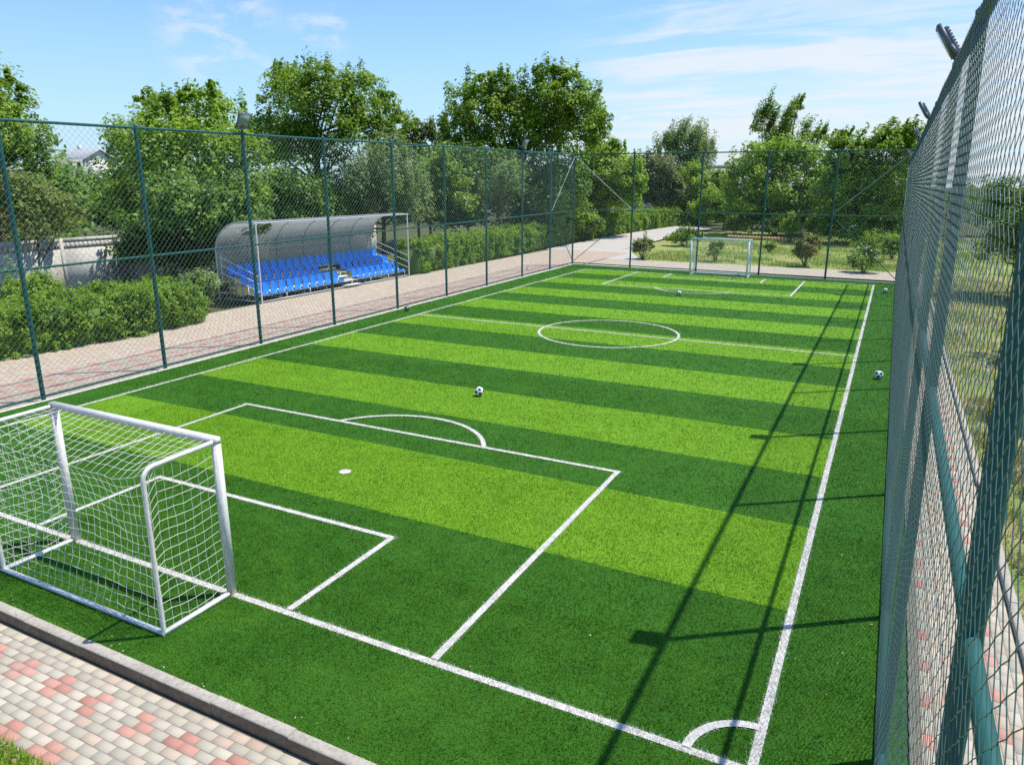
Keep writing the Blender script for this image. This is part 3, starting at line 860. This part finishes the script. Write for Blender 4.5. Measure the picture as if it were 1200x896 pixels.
def tree(name, label, Y, lobes_px, base_u, mat, nleaf, size, cat='tree', bark='bark', dy=1.0, r0=.2, shoots=.3, droop=0., wind=(0, 0, 0), ztop=None, seed=0, cl=.16, group='trees round the pitch', lift=None, fill=.45):
    rng = np.random.default_rng(seed + int(Y * 10) + int(base_u))
    lobes = []
    for k, (u, v, ru, rv) in enumerate(lobes_px):
        yy = Y + dy * ((k % 3) - 1) * .9; c, t = at_y(u, v, yy)
        k_ = t          # metres per photo pixel at that depth, on the image plane
        lobes.append((c, (ru * k_, (ru + rv) * .5 * k_, rv * k_)))
    b, t = at_y(base_u, 300, Y); base = A([b[0], Y, -.1])
    zc = np.mean([c[2] for c, _ in lobes]); zl = min(c[2] for c, _ in lobes)
    o = thing(name, base, label, cat, group)
    mb, ctr = crown_mesh(lobes, nleaf, size * 1.1, rng, 0, cl, shoots, droop, wind, fill)
    # leaves never go below the ground
    for V in mb.v: V[:, 2] = np.maximum(V[:, 2], .02)
    cx = np.mean([c[0] for c, _ in lobes])
    top = A([base[0] * .6 + cx * .4, Y, max(1.2, zl * .5 + zc * .5)])
    obj('trunk', limbs(base, top, ctr, rng, r0), bark, o, True)
    obj('crown', mb, mat, o)
    return o


BG = 'trees round the pitch'
tree('broadleaf_tree', 'soft green bushy tree closing the gap right of the stand', 42, [(500, 225, 34, 34), (530, 240, 30, 28), (475, 245, 30, 24), (515, 200, 22, 20)], 505, 'g_mid', 8500, .23, r0=.13)
tree('broadleaf_tree', 'yellowish low tree at the far left fence corner behind the hedge', 54, [(660, 240, 30, 28), (635, 262, 30, 16), (675, 262, 26, 16), (650, 215, 24, 18)], 655, 'g_bright', 7500, .25, r0=.12)
# beyond the left fence, from the left edge of the photograph
tree('broadleaf_tree', 'tall leafy tree cut by the left photo edge, one thin shoot on top', 15, [(5, 170, 50, 45), (8, 128, 24, 34), (10, 100, 7, 18), (-30, 150, 60, 70), (35, 200, 32, 45)], 0, 'g_mid', 9000, .17, shoots=.35, r0=.2)
tree('fruit_tree', 'small tree with browning reddish leaves over the left hedge', 13.5, [(45, 255, 45, 38), (10, 265, 45, 45), (68, 258, 20, 18), (30, 225, 35, 25)], 46, 'g_dry', 6500, .14, bark='bark', r0=.07, cl=.2)
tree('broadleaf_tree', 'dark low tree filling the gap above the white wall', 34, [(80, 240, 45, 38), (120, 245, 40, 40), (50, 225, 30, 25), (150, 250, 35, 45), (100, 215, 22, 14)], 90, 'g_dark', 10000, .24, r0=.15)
tree('broadleaf_tree', 'bright yellow green tree between the left hedge and the stand', 21.5, [(205, 195, 70, 58), (165, 185, 45, 40), (245, 150, 46, 40), (195, 140, 30, 30), (275, 205, 38, 55), (150, 240, 36, 38), (285, 248, 28, 30), (225, 118, 22, 16), (175, 118, 12, 16), (243, 108, 10, 14)], 190, 'g_bright', 17000, .19, r0=.22, shoots=.4, seed=3)
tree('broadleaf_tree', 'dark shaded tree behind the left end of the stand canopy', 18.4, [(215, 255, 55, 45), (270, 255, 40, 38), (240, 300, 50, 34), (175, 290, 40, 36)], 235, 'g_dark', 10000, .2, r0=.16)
tree('broadleaf_tree', 'tallest airy dark green tree rising behind the stand', 33, [(375, 125, 55, 42), (335, 110, 32, 30), (425, 112, 34, 28), (350, 175, 55, 45), (425, 165, 48, 42), (330, 88, 20, 14), (378, 88, 26, 15), (310, 160, 26, 36), (465, 150, 22, 26)], 375, 'g_mid', 17000, .21, r0=.25, shoots=.35, cl=.15)
tree('willow_tree', 'grey green feathery willow behind the right half of the stand', 33, [(450, 215, 46, 42), (420, 235, 36, 34), (480, 235, 26, 38), (455, 180, 32, 20)], 450, 'g_willow', 12000, .21, r0=.16, droop=.7, shoots=.1)
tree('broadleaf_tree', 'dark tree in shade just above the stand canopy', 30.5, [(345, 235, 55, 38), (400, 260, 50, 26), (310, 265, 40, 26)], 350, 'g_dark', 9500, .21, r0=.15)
tree('broadleaf_tree', 'thin half bare tree in the sky gap left of the big green tree', 48, [(488, 152, 17, 20), (500, 175, 22, 24), (478, 178, 20, 22)], 492, 'g_dull', 2300, .26, r0=.12, cl=.2)
tree('broadleaf_tree', 'big broad green tree behind the far left fence corner', 52, [(560, 128, 44, 36), (640, 112, 46, 28), (600, 150, 64, 44), (678, 132, 34, 36), (535, 165, 28, 36), (655, 165, 58, 42), (583, 100, 30, 18), (652, 92, 34, 14), (700, 160, 18, 30), (570, 190, 52, 30)], 610, 'g_mid', 23000, .27, r0=.32, shoots=.35, cl=.14)
tree('broadleaf_tree', 'dark undergrowth tree with pale slanting trunk behind the netting', 47, [(520, 215, 40, 40), (560, 225, 42, 40), (500, 250, 36, 26), (545, 255, 40, 24)], 553, 'g_dark', 11000, .25, bark='bark_pale', r0=.13)
tree('broadleaf_tree', 'dense dark tree below the big green tree', 50, [(610, 220, 44, 40), (650, 225, 40, 38), (625, 255, 46, 24)], 630, 'g_dark', 10500, .25, r0=.16)
tree('willow_tree', 'pale drooping tree half hidden below the big green tree', 44.5, [(592, 215, 24, 26), (575, 235, 18, 20)], 585, 'g_willow', 2600, .24, droop=.5, r0=.09)
# beyond the far fence
tree('broadleaf_tree', 'leafy light green tree just right of the far fence corner', 62, [(700, 205, 38, 30), (722, 232, 34, 30), (688, 240, 30, 26), (735, 210, 24, 26), (715, 182, 24, 16)], 700, 'g_bright', 12000, .28, r0=.2)
tree('broadleaf_tree', 'grey green tree with rusty inner twigs beside the distant path', 84, [(765, 205, 30, 24), (762, 228, 30, 20), (742, 215, 18, 24), (790, 222, 16, 18)], 770, 'g_dull', 8500, .33, r0=.2)
tree('willow_tree', 'round topped willow rising alone against the pale sky', 100, [(805, 168, 32, 22), (783, 175, 18, 20), (826, 180, 16, 20), (808, 200, 34, 26)], 806, 'g_willow', 9000, .36, r0=.3, droop=.35)
tree('broadleaf_tree', 'light green tree below the round topped willow', 88, [(810, 222, 34, 24), (790, 240, 26, 18), (835, 235, 24, 24), (845, 215, 14, 14)], 812, 'g_bright', 7500, .33, r0=.2)
tree('sapling_tree', 'small bright yellow green tree beside the distant path', 76, [(843, 240, 28, 16), (828, 250, 22, 13), (862, 248, 18, 16)], 845, 'g_bright', 5000, .28, r0=.1)
tree('poplar_tree', 'poplar with windswept dark spires above the yellow green tree', 84, [(888, 146, 4, 20), (899, 136, 5, 24), (904, 155, 6, 24), (922, 148, 5, 24), (930, 134, 4, 16), (937, 124, 3, 10), (918, 165, 7, 20), (945, 158, 5, 16), (955, 163, 6, 13), (966, 158, 3, 10), (897, 185, 16, 22), (935, 185, 24, 18)], 915, 'g_mid', 9500, .22, r0=.25, shoots=.75, wind=(.4, 0, 0), cl=.34)
tree('broadleaf_tree', 'yellow green bushy tree behind the farther goal', 70, [(905, 190, 40, 24), (875, 215, 34, 28), (935, 200, 34, 30), (905, 230, 50, 26), (950, 230, 24, 32), (880, 245, 38, 22), (925, 252, 34, 20), (900, 262, 44, 13), (940, 264, 30, 13)], 905, 'g_bright', 16000, .28, r0=.25)
tree('broadleaf_tree', 'windswept dark green tree beside the grazing fence', 63, [(1000, 185, 32, 26), (1040, 172, 28, 28), (1015, 215, 50, 32), (1062, 195, 24, 36), (985, 225, 28, 34), (1035, 248, 48, 26), (990, 255, 34, 20), (985, 165, 16, 16), (1060, 160, 18, 16), (1000, 272, 44, 14), (1050, 272, 40, 15)], 1020, 'g_mid', 19000, .27, r0=.28, shoots=.55, wind=(.45, 0, 0))
tree('broadleaf_tree', 'dark tree in shade between the two bushy trees beyond the goal', 74, [(965, 230, 26, 34), (975, 255, 26, 20), (955, 255, 24, 18)], 965, 'g_dark', 6500, .28, r0=.2)
# the wood farther back, which reads as one mass
wr = np.random.default_rng(77); wl_ = []
for k in range(34):
    y = 6 + k * 3.4; wl_.append(((-40 - wr.uniform(0, 5) - .1 * y, y, 2.6), (3.2, 3.4, wr.uniform(2.6, 3.6))))
for k in range(26):
    x = -36 + k * 3.6; wl_.append(((x, 118 + wr.uniform(-4, 4), 2.4), (3.4, 3.0, wr.uniform(2.2, 3.2))))
for k in range(13):
    x = -3 + k * 2.6; wl_.append(((x, 79 + wr.uniform(-1, 3), 2.0), (2.4, 2.2, wr.uniform(2.0, 2.6))))
for k in range(12):
    y = -2 + k * 4; wl_.append(((30 + wr.uniform(-2, 3), y, 2.2), (3, 3, wr.uniform(2.2, 3.0))))
wm, _c = crown_mesh(wl_, 46000, .42, wr, 0, .22, .2, 0., (0, 0, 0), .3)
for V in wm.v: V[:, 2] = np.maximum(V[:, 2], .0)
struct('woods', wm, 'g_dark', 'stuff')
# outside the right fence
for (x, y, s, mt, lb) in ((14.5, 19, 1.0, 'g_mid', 'leafy green tree close behind the grazing fence'), (18.5, 29, 1.15, 'g_mid', 'green tree farther out behind the grazing fence'),
                          (13.2, 33, .9, 'g_dark', 'dark green tree behind the far end of the grazing fence'), (12.6, 12.5, .62, 'g_bright', 'light green bushy tree low behind the grazing fence')):
    rng = np.random.default_rng(int(x * 10 + y)); o = thing('broadleaf_tree', (x, y, -.1), lb, 'tree', BG)
    lob = [((x, y, 3.2 * s), (1.9 * s, 1.9 * s, 1.7 * s)), ((x + 1.1 * s, y - .6, 4.4 * s), (1.3 * s, 1.3 * s, 1.2 * s)), ((x - .9 * s, y + .8, 4.2 * s), (1.4 * s, 1.4 * s, 1.3 * s)), ((x + .2, y - 1.4 * s, 2.4 * s), (1.5 * s, 1.4 * s, 1.3 * s)), ((x - .3, y + 1.5 * s, 2.3 * s), (1.5 * s, 1.4 * s, 1.3 * s))]
    mb, ctr = crown_mesh(lob, int(9000 * s), .15, rng)
    obj('trunk', limbs((x, y, -.1), (x, y, 2.6 * s), ctr, rng, .14 * s), 'bark', o, True); obj('crown', mb, mt, o)


def hedge(label, path, width, h, n, size, mat='g_hedge', seed=1, rough=.12):
    """clipped hedge along a plan polyline (front edge to the right of travel)"""
    rng = np.random.default_rng(seed); path = A(path, float); seg = np.linalg.norm(np.diff(path, axis=0), axis=1); cum = np.r_[0, np.cumsum(seg)]
    o = thing('hedge', (*path[0], 0), label, 'hedge', 'clipped hedges along the path')
    nt_ = n // 34
    s = rng.uniform(0, cum[-1], nt_); x = np.interp(s, cum, path[:, 0]); y = np.interp(s, cum, path[:, 1])
    i = np.clip(np.searchsorted(cum, s) - 1, 0, len(seg) - 1); u = (np.diff(path, axis=0) / seg[:, None])[i]; nv = np.stack([-u[:, 1], u[:, 0]], 1)
    per = width / (2 * h + width); face = rng.random(nt_); top = face < per; a = rng.random(nt_)
    ht = h * (1 + .06 * np.sin(s * 1.7 + 1) + .05 * np.sin(s * 4.3))
    wv = np.where(top, a, np.where(face < per + (1 - per) / 2, 0, 1)); zv = np.where(top, 1, a ** .8)
    sd = np.where(wv > .5, 1, -1)
    out = np.stack([nv[:, 0] * np.where(top, 0, sd), nv[:, 1] * np.where(top, 0, sd), np.where(top, 1, .0)], 1)
    dep = rough * (np.sin(s * 2.3 + zv * 4) + np.sin(s * 5.3 - zv * 6 + 2)) * .6 - np.abs(rng.normal(0, .13, nt_)) + .04
    C0 = np.stack([x + nv[:, 0] * wv * width, y + nv[:, 1] * wv * width, zv * ht], 1) + out * dep[:, None]
    k = rng.integers(18, 52, nt_); ix = np.repeat(np.arange(nt_), k); g_ = rng.normal(size=(len(ix), 3))
    sg = rng.uniform(.05, .10, nt_) * size / .115
    st_ = np.ones((nt_, 3)); sprig = rng.random(nt_) < np.where(top, .45, .15); st_[sprig] = (.6, .6, 1.9)
    C = C0[ix] + g_ * sg[ix][:, None] * st_[ix]; C[:, 2] = np.maximum(C[:, 2], .02)
    N_ = out[ix] * .7 + A([.1, 0, .8]) + rng.normal(size=C.shape) * .6
    V, F = leaf_quads(C, N_, size, rng, .5)
    mb = MB().add(V, F)
    obj('foliage', mb, mat, o)
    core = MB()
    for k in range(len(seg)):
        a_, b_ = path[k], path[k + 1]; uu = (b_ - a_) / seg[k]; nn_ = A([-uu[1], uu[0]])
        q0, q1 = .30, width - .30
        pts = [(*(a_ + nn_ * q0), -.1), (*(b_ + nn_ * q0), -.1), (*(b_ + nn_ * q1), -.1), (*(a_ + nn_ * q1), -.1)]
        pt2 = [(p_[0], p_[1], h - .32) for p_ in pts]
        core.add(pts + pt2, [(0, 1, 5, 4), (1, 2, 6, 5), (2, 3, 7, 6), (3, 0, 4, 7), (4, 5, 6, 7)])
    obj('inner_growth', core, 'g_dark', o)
    return o


hedge('wide bright green hedge in front of the white wall', [(-13.75, -2), (-13.6, 6), (-13.2, 10.5), (-13.6, 13.0)], 2.6, 1.32, 70000, .1, seed=3, rough=.08)
hedge('clipped hedge along the path right of the stand', [(-14.7, 28.2), (-15.2, 38), (-15.9, 46), (-16.2, 55)], 1.7, 1.6, 52000, .13, seed=4)
hedge('clipped hedge beyond the far fence corner along the distant path', [(-15.9, 56.5), (-15.9, 72), (-14.6, 84)], 1.8, 1.75, 26000, .2, seed=5)
hedge('distant hedge where the path bends away', [(-14.2, 86), (-11.5, 100)], 2.0, 1.9, 9000, .28, seed=6)


def shrub(label, x, y, w, h, mat, n, size, petals=None, name='shrub', seed=0, group='shrubs on the dry lawn', upright=0.):
    rng = np.random.default_rng(abs(seed + int(900 + x * 10 + y))); o = thing(name, (x, y, -.04), label, 'shrub' if name == 'shrub' else 'plant', group)
    lob = [((x, y, h * .45), (w * .42, w * .42, h * .42)), ((x - w * .22, y, h * .4), (w * .3, w * .3, h * .34)), ((x + w * .2, y + .1, h * .5), (w * .3, w * .3, h * .4))]
    mb, ctr = crown_mesh(lob, n, size, rng, 0, .22, .3 + upright, 0)
    for V in mb.v: V[:, 2] = np.maximum(V[:, 2], .0)
    st_ = MB()
    for e in ctr[rng.choice(len(ctr), min(14, len(ctr)), replace=False)]:
        st_.tube([(x + rng.normal(0, .05), y + rng.normal(0, .05), -.05), ((x + e[0]) / 2, (y + e[1]) / 2, e[2] * .45), e], [.018, .014, .006], 5, cap=False)
    obj('stem', st_, 'bark', o, True); obj('foliage', mb, mat, o)
    if petals:
        k = 60; C = A([x, y, h * .62]) + sph(k, rng) * A([w * .45, w * .45, h * .38]); C[:, 2] = np.abs(C[:, 2])
        C = np.repeat(C, 4, 0) + rng.normal(0, .025, (k * 4, 3))
        V, F = leaf_quads(C, rng.normal(size=C.shape) + A([0, 0, 1.]), .07, rng, .8); obj('flowers', MB().add(V, F), petals, o)
    return o


def gx(u, v):
    r = ray(u, v); t = -CAM[2] / r[2]; q = CAM + t * r; return q[0], q[1]


for (u, v, w, h, mt, n, sz, pt, lb) in (
        (753, 303, 1.6, 1.5, 'g_dry', 1900, .14, None, 'dry bush with upright shoots at the lawn corner by the path'),
        (838, 306, 1.1, 1.5, 'g_mid', 1900, .12, None, 'round dark bush seen through the farther goal'),
        (943, 312, 1.4, 2.1, 'g_dry', 2600, .14, None, 'tall ragged brownish bush right of the farther goal'),
        (1012, 319, 1.9, 1.45, 'g_mid', 2600, .13, 'petals_w', 'green bush with white flowers beside the far fence corner'),
        (1045, 303, 1.3, 1.4, 'g_dark', 1600, .13, None, 'small dark bush farthest right on the dry lawn'),
        (1030, 296, 3.4, 1.3, 'g_mid', 3000, .15, None, 'low spreading light green bush at the lawn edge'),
        (802, 288, 2.7, 1.4, 'g_mid', 2600, .17, None, 'low bush beside the path in front of the small bright tree'),
        (901, 295, .9, .8, 'g_mid', 900, .13, None, 'small green tuft alone on the middle of the lawn'),
        (925, 283, 1.5, 2.7, 'g_bright', 1700, .18, None, 'slender bright sapling before the shaded trees'),
        (903, 279, 1.6, 1.9, 'g_mid', 1700, .17, 'petals_w', 'pale flowering bush beside the slender bright sapling'),
        (860, 276, 1.8, 2.0, 'g_mid', 1700, .18, 'petals_y', 'bush with yellow flowers left of the ochre edging'),
        (955, 281, 1.6, 2.6, 'g_bright', 1700, .18, None, 'young yellow green bush right of the slender sapling'),
        (690, 281, 2.6, 2.4, 'g_bright', 2600, .2, 'petals_w', 'leafy bush with pale flowers at the far fence corner by the hedge')):
    x, y = gx(u, v)
    shrub(lb, x, y, w, h, mt, n, sz, {'petals_w': 'petal_w', 'petals_y': 'petal_y'}.get(pt))
shrub('loose pale bush growing at the end of the left hedge', -16.3, 14.9, 1.5, 1.5, 'g_willow', 2800, .11, group='bushes by the left hedge')
shrub('leafy green bush standing above the left hedge by the white wall', -18.4, 9.5, 2.2, 1.9, 'g_mid', 4500, .13, group='bushes by the left hedge')
shrub('dull green bush showing over the left hedge near the photo edge', -17.5, 5.2, 2.2, 1.9, 'g_bright', 4000, .13, group='bushes by the left hedge')
for i, (x, y, w, h, lb) in enumerate(((11.2, 1.2, 1.0, .7, 'low weedy bush nearest the camera outside the grazing fence'), (11.6, 4.6, 1.3, .9, 'rounded weedy bush on dry ground outside the grazing fence'), (11.0, 8.2, 1.0, .7, 'small weedy bush beside the outer kerb'), (12.5, -1.6, 1.6, 1.0, 'broad weedy bush low outside the grazing fence'))):
    shrub(lb, x, y, w, h, ('g_willow', 'g_dry', 'g_mid', 'g_willow')[i], 3500, .06, group='weeds outside the fence')

# ------------------------------------------------------------------ wall and distant buildings
wl = thing('boundary_wall', (-24.2, 10, 0), 'white precast concrete wall with small openings behind the left hedge', 'wall')
for i in range(14):
    y0 = -8 + i * 3.2; mb = MB(); x = -24.2
    H_ = 2.45; hb = 1.98; ht = 2.26
    mb.box((x, y0 + 1.6, (hb - .15) / 2), (.09, 3.02, hb + .15)); mb.box((x, y0 + 1.6, (ht + H_) / 2), (.09, 3.02, H_ - ht))
    n = 15; gp = 3.02 / n
    for k in range(n + 1): mb.box((x, y0 + .09 + k * gp, (hb + ht) / 2), (.085, gp * .84, ht - hb + .002))
    mb.box((x, y0 + 1.6, (hb + ht) / 2), (.08, 3.02, .05))
    obj('panel', mb, 'wallw', wl)
    obj('pillar', MB().box((x, y0, 1.15), (.14, .14, 2.62)), 'wallw', wl)
# gabled house far left
c, t = at_y(98, 176, 88)
hx, hy = c[0], 88.; hs = thing('house', (hx, hy, 0), 'pale gabled house far behind the dark low tree', 'house')
zt = c[2]
hw_ = MB(); hw_.box((hx, hy, (zt - 1.6) / 2), (9, 6, zt - 1.6)); hw_.add([(hx - 4.5, hy - 3, zt - 1.6), (hx - 4.5, hy + 3, zt - 1.6), (hx - 4.5, hy, zt - .1), (hx + 4.5, hy - 3, zt - 1.6), (hx + 4.5, hy + 3, zt - 1.6), (hx + 4.5, hy, zt - .1)], [(0, 1, 2), (3, 5, 4)])
obj('wall', hw_, 'plaster', hs)
rf = MB()
for s in (-1, 1):
    rf.add([(hx - 4.9, hy + s * 3.5, zt - 1.85), (hx + 4.9, hy + s * 3.5, zt - 1.85), (hx + 4.9, hy, zt + .02), (hx - 4.9, hy, zt + .02), (hx - 4.9, hy + s * 3.5, zt - 1.7), (hx + 4.9, hy + s * 3.5, zt - 1.7), (hx + 4.9, hy, zt + .17), (hx - 4.9, hy, zt + .17)], BOXF2 := [(0, 1, 2, 3), (4, 5, 6, 7), (0, 1, 5, 4), (0, 3, 7, 4), (1, 2, 6, 5)])
r_o = obj('roof', rf, 'roof', hs)
obj('chimney', MB().box((hx - 2, hy + .6, zt + .3), (.6, .6, 1.3)), 'plaster', r_o)
for dx in (-2.5, 0, 2.5):
    w_o = obj('window', MB().box((hx + dx, hy - 3.02, zt - 3.0), (1.2, .06, 1.3)), 'white', hs); obj('pane', MB().box((hx + dx, hy - 3.06, zt - 3.0), (1.0, .03, 1.1)), 'glass', w_o)
# low white building beyond the trees
c, t = at_y(846, 194, 135); bx, by, bz = c[0], 135., c[2]
bl = thing('low_building', (bx, by, 0), 'low white building between the willow and the yellow green tree', 'building')
obj('wall', MB().box((bx, by, (bz - .6) / 2), (9, 8, bz - .6)), 'plaster', bl)
obj('roof', MB().box((bx, by, bz - .3), (9.8, 8.8, .6)), 'roof', bl)
for dx in (-3, 0, 3):
    w_o = obj('window', MB().box((bx + dx, by - 4.03, bz - 2.2), (1.3, .08, 1.2)), 'white', bl); obj('pane', MB().box((bx + dx, by - 4.09, bz - 2.2), (1.1, .04, 1.0)), 'glass', w_o)
c, t = at_y(772, 236, 96); bx, by, bz = c[0], 96., c[2]
sh = thing('shed', (bx, by, 0), 'low blue grey shed under the grey green tree', 'shed')
obj('wall', MB().box((bx, by, (bz - .2) / 2), (6.5, 4, bz - .2)), 'shed', sh)
obj('roof', MB().add([(bx - 3.6, by - 2.4, bz - .2), (bx + 3.6, by - 2.4, bz - .2), (bx + 3.6, by + 2.4, bz + .25), (bx - 3.6, by + 2.4, bz + .25), (bx - 3.6, by - 2.4, bz - .08), (bx + 3.6, by - 2.4, bz - .08), (bx + 3.6, by + 2.4, bz + .37), (bx - 3.6, by + 2.4, bz + .37)], [(0, 3, 2, 1), (4, 5, 6, 7), (0, 1, 5, 4), (1, 2, 6, 5), (2, 3, 7, 6), (3, 0, 4, 7)]), 'shed', sh)
obj('door', MB().box((bx + 1, by - 2.03, 1.0), (1.0, .06, 2.0)), 'roof', sh)
e0 = gx(852, 279); e1 = gx(948, 284); ed = MB(); n = 26
for i in range(n):
    q = A(e0) + (A(e1) - A(e0)) * (i + .5) / n; ed.box((q[0], q[1], .12), (np.linalg.norm(A(e1) - A(e0)) / n * .78, .22, .36))
o = obj('flower_bed_edging', ed, 'edge_w', None, loc=(e0[0], e0[1], 0)); props(o, 'row of ochre blocks edging the flower bed before the shaded trees', 'edging')
c, t = at_y(758, 170, 110); o = obj('antenna_mast', MB().tube([(c[0], 110, 0), (c[0], 110, c[2])], [.09, .03], 6).bar((c[0] - .7, 110, c[2] - 1.0), (c[0] + .7, 110, c[2] - 1.0), .04), 'steel', None, True, loc=(c[0], 110, 0)); props(o, 'thin antenna mast in the sky right of the far fence corner', 'mast')

# ------------------------------------------------------------------ light and sky
SUN = A([2.22, 1.72, 6.4]); SUN /= np.linalg.norm(SUN)
ld = bpy.data.lights.new("sun", 'SUN'); ld.energy = 4.6; ld.angle = R(.53); ld.color = (1.0, .955, .88)
lo = bpy.data.objects.new("sun", ld); COL.objects.link(lo); lo.location = (20, 20, 40)
lo.rotation_euler = Vector(SUN).to_track_quat('Z', 'Y').to_euler()
wd = bpy.data.worlds.new("World"); SC.world = wd; wd.use_nodes = True
nt = wd.node_tree; N, L = nt.nodes, nt.links
bg = N["Background"]; bg.inputs["Strength"].default_value = .135
sky = N.new("ShaderNodeTexSky"); sky.sky_type = 'NISHITA'; sky.sun_disc = False
sky.sun_elevation = math.asin(SUN[2]); sky.sun_rotation = math.atan2(SUN[0], SUN[1]); sky.air_density = 1.0; sky.dust_density = .6; sky.ozone_density = 1.6
tc = N.new("ShaderNodeTexCoord"); D_ = tc.outputs["Generated"]


def vmath(op, a, b=None):
    n = N.new("ShaderNodeVectorMath"); n.operation = op
    for k, v in ((0, a), (1, b)):
        if v is None: continue
        if isinstance(v, (tuple, list)) or isinstance(v, np.ndarray): n.inputs[k].default_value = tuple(float(x) for x in v)
        else: L.new(v, n.inputs[k])
    return n.outputs[1] if op == 'DOT_PRODUCT' else n.outputs[0]


def fmath(op, a, b=0.):
    n = N.new("ShaderNodeMath"); n.operation = op
    for k, v in ((0, a), (1, b)):
        if isinstance(v, (int, float)): n.inputs[k].default_value = v
        else: L.new(v, n.inputs[k])
    return n.outputs[0]


def mrange(x, a, b, c=0., d=1.):
    n = N.new("ShaderNodeMapRange"); n.interpolation_type = 'SMOOTHSTEP'
    L.new(x, n.inputs[0])
    for k, v in zip((1, 2, 3, 4), (a, b, c, d)): n.inputs[k].default_value = v
    return n.outputs[0]


def dirn(u, v):
    r = ray(u, v); return r / np.linalg.norm(r)


sep = N.new("ShaderNodeSeparateXYZ"); L.new(D_, sep.inputs[0]); dz = sep.outputs[2]
# cloud deck coordinates: direction projected on a plane high above
inv = fmath('DIVIDE', 1.0, fmath('ADD', fmath('MAXIMUM', dz, 0.), .07))
n = N.new("ShaderNodeVectorMath"); n.operation = 'SCALE'; L.new(D_, n.inputs[0]); L.new(inv, n.inputs[3]); deck = n.outputs[0]
mp = N.new("ShaderNodeMapping"); mp.inputs["Rotation"].default_value = (0, 0, R(28)); mp.inputs["Scale"].default_value = (.30, .95, .0); L.new(deck, mp.inputs[0])
c1 = N.new("ShaderNodeTexNoise"); c1.inputs["Scale"].default_value = .85; c1.inputs["Detail"].default_value = 8; c1.inputs["Roughness"].default_value = .58; c1.inputs["Distortion"].default_value = .35
L.new(mp.outputs[0], c1.inputs["Vector"])
mask = mrange(vmath('DOT_PRODUCT', D_, dirn(985, 90)), .925, .985)
mask2 = mrange(vmath('DOT_PRODUCT', D_, dirn(258, 34)), .9965, .9995)
mask3 = mrange(vmath('DOT_PRODUCT', D_, dirn(374, 33)), .9990, .99995)
low = mrange(dz, .20, .05, 0, 1)
c3 = N.new("ShaderNodeTexNoise"); c3.inputs["Scale"].default_value = 2.1; c3.inputs["Detail"].default_value = 9; c3.inputs["Roughness"].default_value = .62; c3.inputs["Distortion"].default_value = .8
mp3 = N.new("ShaderNodeMapping"); mp3.inputs["Rotation"].default_value = (0, 0, R(12)); mp3.inputs["Scale"].default_value = (.5, 1.0, 0); mp3.inputs["Location"].default_value = (3.1, 1.7, 0); L.new(deck, mp3.inputs[0]); L.new(mp3.outputs[0], c3.inputs["Vector"])
nz = fmath('ADD', fmath('MULTIPLY', c1.outputs[0], .62), fmath('MULTIPLY', c3.outputs[0], .38))
veil = fmath('MULTIPLY', mask, fmath('MINIMUM', fmath('ADD', mrange(fmath('ADD', nz, fmath('MULTIPLY', low, .035)), .46, .60, 0, .85), fmath('MULTIPLY', low, .42)), .92))
c2 = N.new("ShaderNodeTexNoise"); c2.inputs["Scale"].default_value = 16; c2.inputs["Detail"].default_value = 6; c2.inputs["Roughness"].default_value = .6
mp2 = N.new("ShaderNodeMapping"); mp2.inputs["Scale"].default_value = (1, 1, 2.4); L.new(D_, mp2.inputs[0]); L.new(mp2.outputs[0], c2.inputs["Vector"])
wisp = fmath('MULTIPLY', fmath('MAXIMUM', mask2, mask3), mrange(c2.outputs[0], .45, .66))
puff = fmath('MULTIPLY', fmath('MULTIPLY', mrange(c2.outputs[0], .52, .64), mrange(dz, .105, .075)), fmath('MULTIPLY', mrange(dz, .015, .05), mrange(vmath('DOT_PRODUCT', D_, dirn(880, 140)), .93, .97)))
cl = fmath('MINIMUM', fmath('MAXIMUM', fmath('MAXIMUM', fmath('MULTIPLY', veil, .88), fmath('MULTIPLY', wisp, .5)), fmath('MULTIPLY', puff, .9)), 1.0)
hz = N.new("ShaderNodeMix"); hz.data_type = 'RGBA'; L.new(mrange(dz, .30, -.02, 0, .62), hz.inputs[0]); tint = N.new('ShaderNodeMix'); tint.data_type = 'RGBA'; tint.blend_type = 'MULTIPLY'; tint.inputs[0].default_value = 1; L.new(sky.outputs[0], tint.inputs[6]); tint.inputs[7].default_value = (.74, 1.0, 1.3, 1); L.new(tint.outputs[2], hz.inputs[6]); hz.inputs[7].default_value = (3.5, 4.75, 5.75, 1)
mx = N.new("ShaderNodeMix"); mx.data_type = 'RGBA'; L.new(cl, mx.inputs[0]); L.new(hz.outputs[2], mx.inputs[6]); mx.inputs[7].default_value = (5.25, 5.45, 5.65, 1)
L.new(mx.outputs[2], bg.inputs["Color"])

vs = SC.view_settings; vs.view_transform = 'Standard'; vs.look = 'None'; vs.exposure = 0.3; vs.gamma = 1.0
try: vs.use_curve_mapping = False
except Exception: pass
SC.cycles.max_bounces = 8; SC.cycles.transparent_max_bounces = 12
SC.cycles.use_denoising = False
